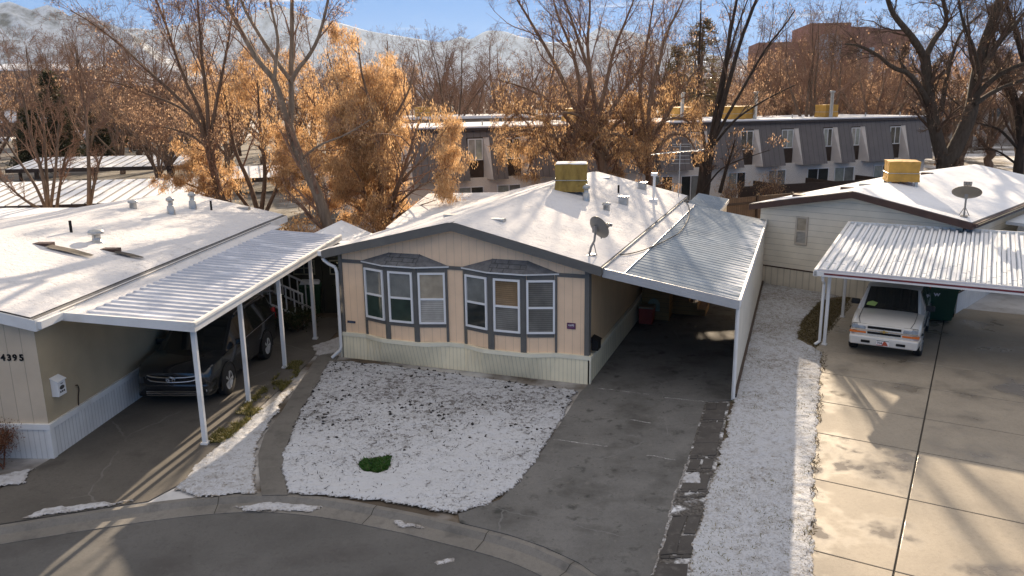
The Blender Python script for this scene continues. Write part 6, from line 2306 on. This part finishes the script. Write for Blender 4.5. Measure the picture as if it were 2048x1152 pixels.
shrub('rusty brown bare shrub in front of the tan wall at the left edge', (-10.05, 13.95, 0), .62, .72, 46, plain('rusty_stem', (.15, .055, .028), .8), (9000, l_rust, .007, .05, False, None), 91)
shrub('dark leafy shrub between the garden shed and the pink home', (-4.85, 24.0, 0), .30, 1.9, 20, b_brown, (9000, l_bush, .03, .06, False, None), 92)
shrub('low dark tangle of brush beside the white porch steps', (-6.6, 23.2, 0), .55, .55, 26, b_brown, (3000, l_bush, .02, .05, False, None), 93)
for i, (x, Y2, wv, hv, lab) in enumerate(((560, 28.6, 1.0, 2.2, 'brown brushy shrub along the dark fence, left one'), (745, 30.5, 1.1, 2.4, 'golden brushy shrub along the dark fence below the golden tree'), (610, 31.5, 1.3, 2.0, 'brown brushy shrub behind the dark fence, middle one'), (1545, 47.5, 1.2, 2.3, 'twiggy shrub in front of the pale brick ground floor'), (1460, 46.5, .9, 2.2, 'twiggy shrub just right of the dark vase shaped trunk'))):
    shrub(lab, (at(x, 400, Y2)[0], Y2, 0), wv, hv, 26, b_warm, (2600 if i < 3 else 500, l_seed, .022, .09, True, None), 100 + i, 'brushy shrubs along the back')

# --- middle distance: four grown prototypes, then copies
g_far = 'bare trees in the middle distance'
protos = []
for k, (h, sp_, bk, lf) in enumerate(((12, .75, b_brown, None), (10, 1.0, b_warm, None), (13, .55, b_grey, None), (9, 1.0, b_warm, (5000, l_seed2, .022, .17, True, None)))):
    rg = np.random.default_rng(200 + k)
    limbs = limb_fan(rg, (0, 0, 0), 8, h, sp_, .26, .22)
    protos.append((h, limbs, bk, lf))
LVd = ((8, .50, (.35, .95), .2, .15, 7, .45, .2, .01), (6, .52, (.4, 1.), .1, .18, 5, .55, .2, .0), (5, .52, (.4, 1.1), .02, .2, 4, .65, .2, 0.), (2, .55, (.4, 1.1), 0., .2, 3, .8, .2, 0.))
spots = [(905, 74, 0, 1.0), (1010, 80, 1, 1.0), (860, 96, 2, 1.1), (955, 100, 1, .9), (1080, 84, 0, .95), (1150, 92, 3, 1.0), (1240, 78, 1, 1.05), (1320, 88, 2, 1.1), (1390, 84, 0, 1.0), (1475, 82, 1, 1.05), (1545, 78, 3, 1.1), (1600, 72, 1, 1.25), (1660, 90, 0, 1.0), (1560, 95, 0, 1.15), (1700, 80, 3, 1.15), (1740, 68, 1, 1.2), (1800, 88, 2, 1.0),
         (1840, 74, 1, 1.1), (1930, 66, 3, 1.2), (1990, 72, 0, 1.2), (2060, 64, 1, 1.2), (330, 68, 1, 1.0), (270, 96, 0, 1.3), (200, 105, 2, 1.35), (380, 90, 0, 1.1), (30, 98, 1, 1.3), (-30, 78, 3, 1.2), (130, 118, 0, 1.3), (450, 80, 3, 1.1), (520, 92, 1, 1.2), (620, 86, 3, 1.1), (700, 92, 0, 1.1), (780, 84, 3, 1.1), (300, 62, 3, .7), (420, 58, 3, .8),
         (1900, 90, 0, 1.2), (1770, 100, 3, 1.1), (1630, 62, 2, 1.0), (1505, 64, 3, .8), (230, 80, 3, .9)]
_r = random.Random(77)
spots += [(int(70 + (i * 2048 / 46) + _r.uniform(-20, 20)), _r.uniform(92, 150), _r.choice((0, 0, 1, 1, 2, 3)), _r.uniform(.9, 1.25)) for i in range(45)]
roots = {}
colour = {0: 'brown', 1: 'reddish', 2: 'grey', 3: 'seed hung'}
side = lambda x: 'above the parking roofs' if x < 480 else 'behind the golden tree' if x < 850 else 'beyond the left apartment roof' if x < 1260 else 'beyond the right apartment roof' if x < 1620 else 'around the brick office' if x < 1830 else 'behind the huge forked tree'
used = {}
for (x, Y2, k, s_) in spots:
    pos = at(x, 222, Y2)
    rgs = random.Random(x * 7 + k)
    key = (k, side(x))
    used[key] = used.get(key, 0) + 1
    pc_ = int(round(100 * max(0, min(2048, x)) / 2048))
    lab = f'{"nearer" if Y2 < 97 else "far"} {colour[k]} tree {side(x)}, {pc_} percent across'
    if k not in roots:
        h, limbs, bk, lf = protos[k]
        o = grow('distant_tree', lab, 'tree', (0, 0, 0), limbs, 210 + k, bk, LVd, lf, g_far, .007, 6)
        o.location = (pos[0], Y2, 0)
        o.scale = (s_,) * 3
        roots[k] = o
    else:
        copy_tree(roots[k], (pos[0], Y2, 0), rgs.uniform(0, 6.28), lab, g_far, (s_ * rgs.uniform(.95, 1.2), s_ * rgs.uniform(.95, 1.2), s_ * rgs.uniform(.9, 1.08)))

# conifers


l_olive = leafy('olive_needles', ((.09, .08, .04), (.14, .115, .06), (.17, .125, .07)), .35)


def conifer(label, loc, h, r, seed, dens=12000):
    rg = np.random.default_rng(seed)
    t = thing('pine_tree', label, 'conifer', loc, 0, 'dark conifers')
    MB().cyl((0, 0, 0), (0, 0, h * .97), r * .09, .02, 8).build('trunk', b_brown, t)
    n = int(260 if dens > 9500 else 150)
    z = h * (.12 + .86 * rg.random(n) ** 1.1)
    a = rg.uniform(0, 2 * np.pi, n)
    L = r * (1 - (z / h)) ** .8 * rg.uniform(.55, 1.15, n) + .25
    P = np.zeros((n, 5, 3))
    for j in range(5):
        f = j / 4
        P[:, j] = np.stack([np.cos(a) * L * f, np.sin(a) * L * f, z + L * (.18 * f - .25 * f * f)], -1)
    P += rg.normal(0, .05, P.shape)
    V, F = tubes(P, np.linspace(.04, .012, 5)[None].repeat(n, 0), 4)
    link_mesh('branches', fast_mesh('branches', V, F, 4, True), t, [b_brown])
    c = dens
    bi = rg.integers(0, n, c)
    f = rg.uniform(.15, 1, c)
    j = np.minimum((f * 4).astype(int), 3)
    w_ = (f * 4 - j)[:, None]
    pt = P[bi, j] * (1 - w_) + P[bi, j + 1] * w_ + rg.normal(0, .12, (c, 3))
    d = nrm(np.stack([np.cos(a[bi]), np.sin(a[bi]), np.full(c, .1)], -1) + rg.normal(0, .6, (c, 3)))
    s_ = nrm(np.cross(d, rg.normal(0, 1, (c, 3))))
    ln = rg.uniform(.16, .34, c)[:, None]
    V = np.stack([pt, pt + d * ln * .5 + s_ * .045, pt + d * ln, pt + d * ln * .5 - s_ * .045], 1).reshape(-1, 3)
    link_mesh('needles', fast_mesh('needles', V, np.arange(4 * c).reshape(c, 4), 4), t, [l_pine if dens > 9500 else l_olive])
    return t


conifer('dark bushy conifer among the bare trees at upper left', (at(103, 200, 78)[0], 78, 0), 10.0, 2.8, 301, 15000)
conifer('lower dark conifer beside the white camper trailer', (at(195, 260, 86)[0], 86, 0), 6.0, 2.4, 302)
conifer('tall ragged pine right of the middle trees against the sky', (at(1400, 200, 70)[0], 70, 0), 13.8, 4.8, 303, 6000)
conifer('narrow ragged pine just left of the tall one behind the apartments', (at(1352, 200, 82)[0], 82, 0), 12.0, 4.2, 304, 6000)
conifer('round dark conifer above the parked cars at the left edge', (at(60, 260, 76)[0], 76, 0), 6.5, 2.4, 305)
# clipped hedge in the lot
a, b = at(205, 312, 132), at(310, 312, 132)
n_ = 14000
r_ = np.random.default_rng(6)
hp = np.stack([r_.uniform(a[0], b[0] + 1, n_), 132 + r_.uniform(0, 1.6, n_), (1.9 + .35 * vnoise(r_.uniform(0, 9, n_), np.zeros(n_), 4)) * r_.random(n_) ** .5], -1)
t = thing('hedge', 'dark green clipped hedge in front of the pale low wall', 'hedge', (0, 0, 0))
d_ = nrm(r_.normal(0, 1, (n_, 3)))
s2 = nrm(np.cross(d_, r_.normal(0, 1, (n_, 3))))
V = np.stack([hp, hp + d_ * .15 + s2 * .1, hp + d_ * .3, hp + d_ * .15 - s2 * .1], 1).reshape(-1, 3)
link_mesh('foliage', fast_mesh('foliage', V, np.arange(4 * n_).reshape(n_, 4), 4), t, [l_bush])

# far wood: one brown mass of twigs towards the foot of the mountains
rg = np.random.default_rng(400)
HAZE = .000035
NT_ = 480
Yw = 105 + 520 * rg.random(NT_) ** 1.6
Xw = rg.uniform(-.75, .75, NT_) * Yw
Hw = rg.uniform(5, 9.5, NT_) + Yw * .004
P = np.zeros((NT_, 6, 3))
f = np.linspace(0, 1, 6)
P[:, :, 0] = Xw[:, None] + rg.normal(0, .35, (NT_, 6)) * f
P[:, :, 1] = Yw[:, None] + rg.normal(0, .35, (NT_, 6)) * f
P[:, :, 2] = Hw[:, None] * f[None]
R = np.linspace(.28, .05, 6)[None].repeat(NT_, 0)
Vs, Fs, off = [], [], 0
V, F = tubes(P, R, 3)
Vs.append(V); Fs.append(F); off += len(V)
for (k, ratio, n2, rr) in ((9, .5, 4, .5), (9, .45, 3, .6), (3, .5, 3, .8)):
    P, R = children(P, R, rg, k, ratio, (.4, 1.0), .25, .15, n2, rr, .2, 0., .022)
    V, F = tubes(P, R, 3)
    Vs.append(V); Fs.append(F + off); off += len(V)
o = link_mesh('far_wood', fast_mesh('far_wood', np.concatenate(Vs), np.concatenate(Fs), 4), None, [bark('far_wood_bark', (.13, .085, .062))])
tag(o, kind='stuff')

# ------------------------------------------------------------------ mountains


def range_mesh(name, sky_px, Y0, depth, rows, mat, seed, foot=0.0, rough=.22):
    xs = np.array([p[0] for p in sky_px], float)
    ysx = np.array([p[1] for p in sky_px], float)
    cols = np.linspace(xs[0], xs[-1], 620)
    sk_ = np.interp(cols, xs, ysx)
    ridge_frac = .62
    V = np.zeros((rows, len(cols), 3))
    Yr = Y0 + depth * ridge_frac
    X_ = np.array([ray(x, y)[0] / ray(x, y)[1] for x, y in zip(cols, sk_)])
    H = np.array([at(x, y, Yr)[2] for x, y in zip(cols, sk_)])
    for j in range(rows):
        f = j / (rows - 1)
        Yj = Y0 + depth * f
        prof = (f / ridge_frac) ** .85 if f <= ridge_frac else max(0., 1 - (f - ridge_frac) / (1 - ridge_frac) * .8)
        xx = X_ * Yr * (.82 + .18 * f / ridge_frac)
        # gullies run down the slope: ridged noise
        s_ = 1500.0
        n1 = 1 - np.abs(2 * fbm(xx / s_ * 3 + f * 1.3, np.full_like(xx, f * 2.2), seed, 4) - 1)
        n2 = 1 - np.abs(2 * fbm(xx / s_ * 9 + f * 2.1, np.full_like(xx, f * 5.2), seed + 7, 4) - 1)
        damp = min(1., abs(f - ridge_frac) / .18)
        h = H * prof * (1 - rough * damp * (1 - n1) * 1.6 - rough * .5 * damp * (1 - n2)) + (H * .015 * (n2 - .5)) * (1 - damp)
        V[j] = np.stack([xx, np.full_like(xx, Yj), np.maximum(h, foot)], -1)
    nc = len(cols)
    idx = np.arange(rows * nc).reshape(rows, nc)
    F = np.stack([idx[:-1, :-1], idx[:-1, 1:], idx[1:, 1:], idx[1:, :-1]], -1).reshape(-1, 4)
    o_ = link_mesh(name, fast_mesh(name, V.reshape(-1, 3), F, 4, True), None, [mat])
    return tag(o_, kind='structure')


def mount_mat(name, scale, lo, hi, rock=(.09, .085, .085)):
    t_ = NT(name)
    g = t_.n('ShaderNodeNewGeometry')
    sx_ = t_.n('ShaderNodeSeparateXYZ')
    t_.l(g.outputs['Normal'], sx_.inputs[0])
    n = t_.noise(scale, 7, .62)
    k = t_.math('ADD', t_.math('MULTIPLY', sx_.outputs[2], .35), n)
    c = t_.mix(t_.step(k, lo, hi), rock, (.60, .64, .70))
    return t_.finish(c, .8, 0, n, .6, 40.)


range_mesh('snowy_mountains', [(-500, 60), (-200, 70), (100, 60), (230, 60), (270, 56), (300, 60), (350, 52), (385, 44), (420, 36), (460, 42), (490, 36), (520, 20), (556, 10), (585, 20), (630, 38), (680, 46), (720, 58), (760, 66), (820, 76), (880, 84), (905, 80), (920, 72), (935, 78), (945, 78), (960, 68), (975, 61), (1010, 63), (1040, 74), (1090, 84), (1130, 86), (1170, 74), (1200, 54), (1225, 62), (1250, 60), (1290, 70), (1340, 88), (1420, 110), (1550, 130), (1750, 150), (2000, 160), (2600, 170)],
           5200, 1700, 90, mount_mat('mountain_snow', .009, .50, .80, (.16, .155, .16)), 5, 0, .30)
range_mesh('wooded_mountain', [(-700, -60), (-300, -40), (-60, -8), (0, 6), (18, 2), (35, 8), (62, 18), (80, 12), (95, 8), (120, 18), (138, 30), (152, 22), (175, 24), (200, 38), (230, 50), (262, 66), (300, 92), (340, 118), (380, 140), (430, 160), (500, 190), (560, 215)],
           2300, 900, 110, mount_mat('mountain_scrub', .016, .60, .84, (.10, .095, .09)), 9, 0, .36)

# ------------------------------------------------------------------ haze
hz = NT('haze_air')
pv_ = hz.n('ShaderNodeVolumePrincipled')
pv_.inputs['Color'].default_value = (.70, .85, 1.0, 1)
pv_.inputs['Density'].default_value = HAZE
pv_.inputs['Anisotropy'].default_value = .2
hz.l(pv_.outputs[0], hz.out.inputs['Volume'])
zmax = max(float(np.max([c[2] for c in o.bound_box])) for o in bpy.data.objects if o.type == 'MESH' and o.get('kind') == 'structure')
hb = MB().box(-7500, 7500, -100, 8700, -2.0, max(zmax, 60) + 30).build('haze', hz.mat)
tag(hb, kind='stuff')
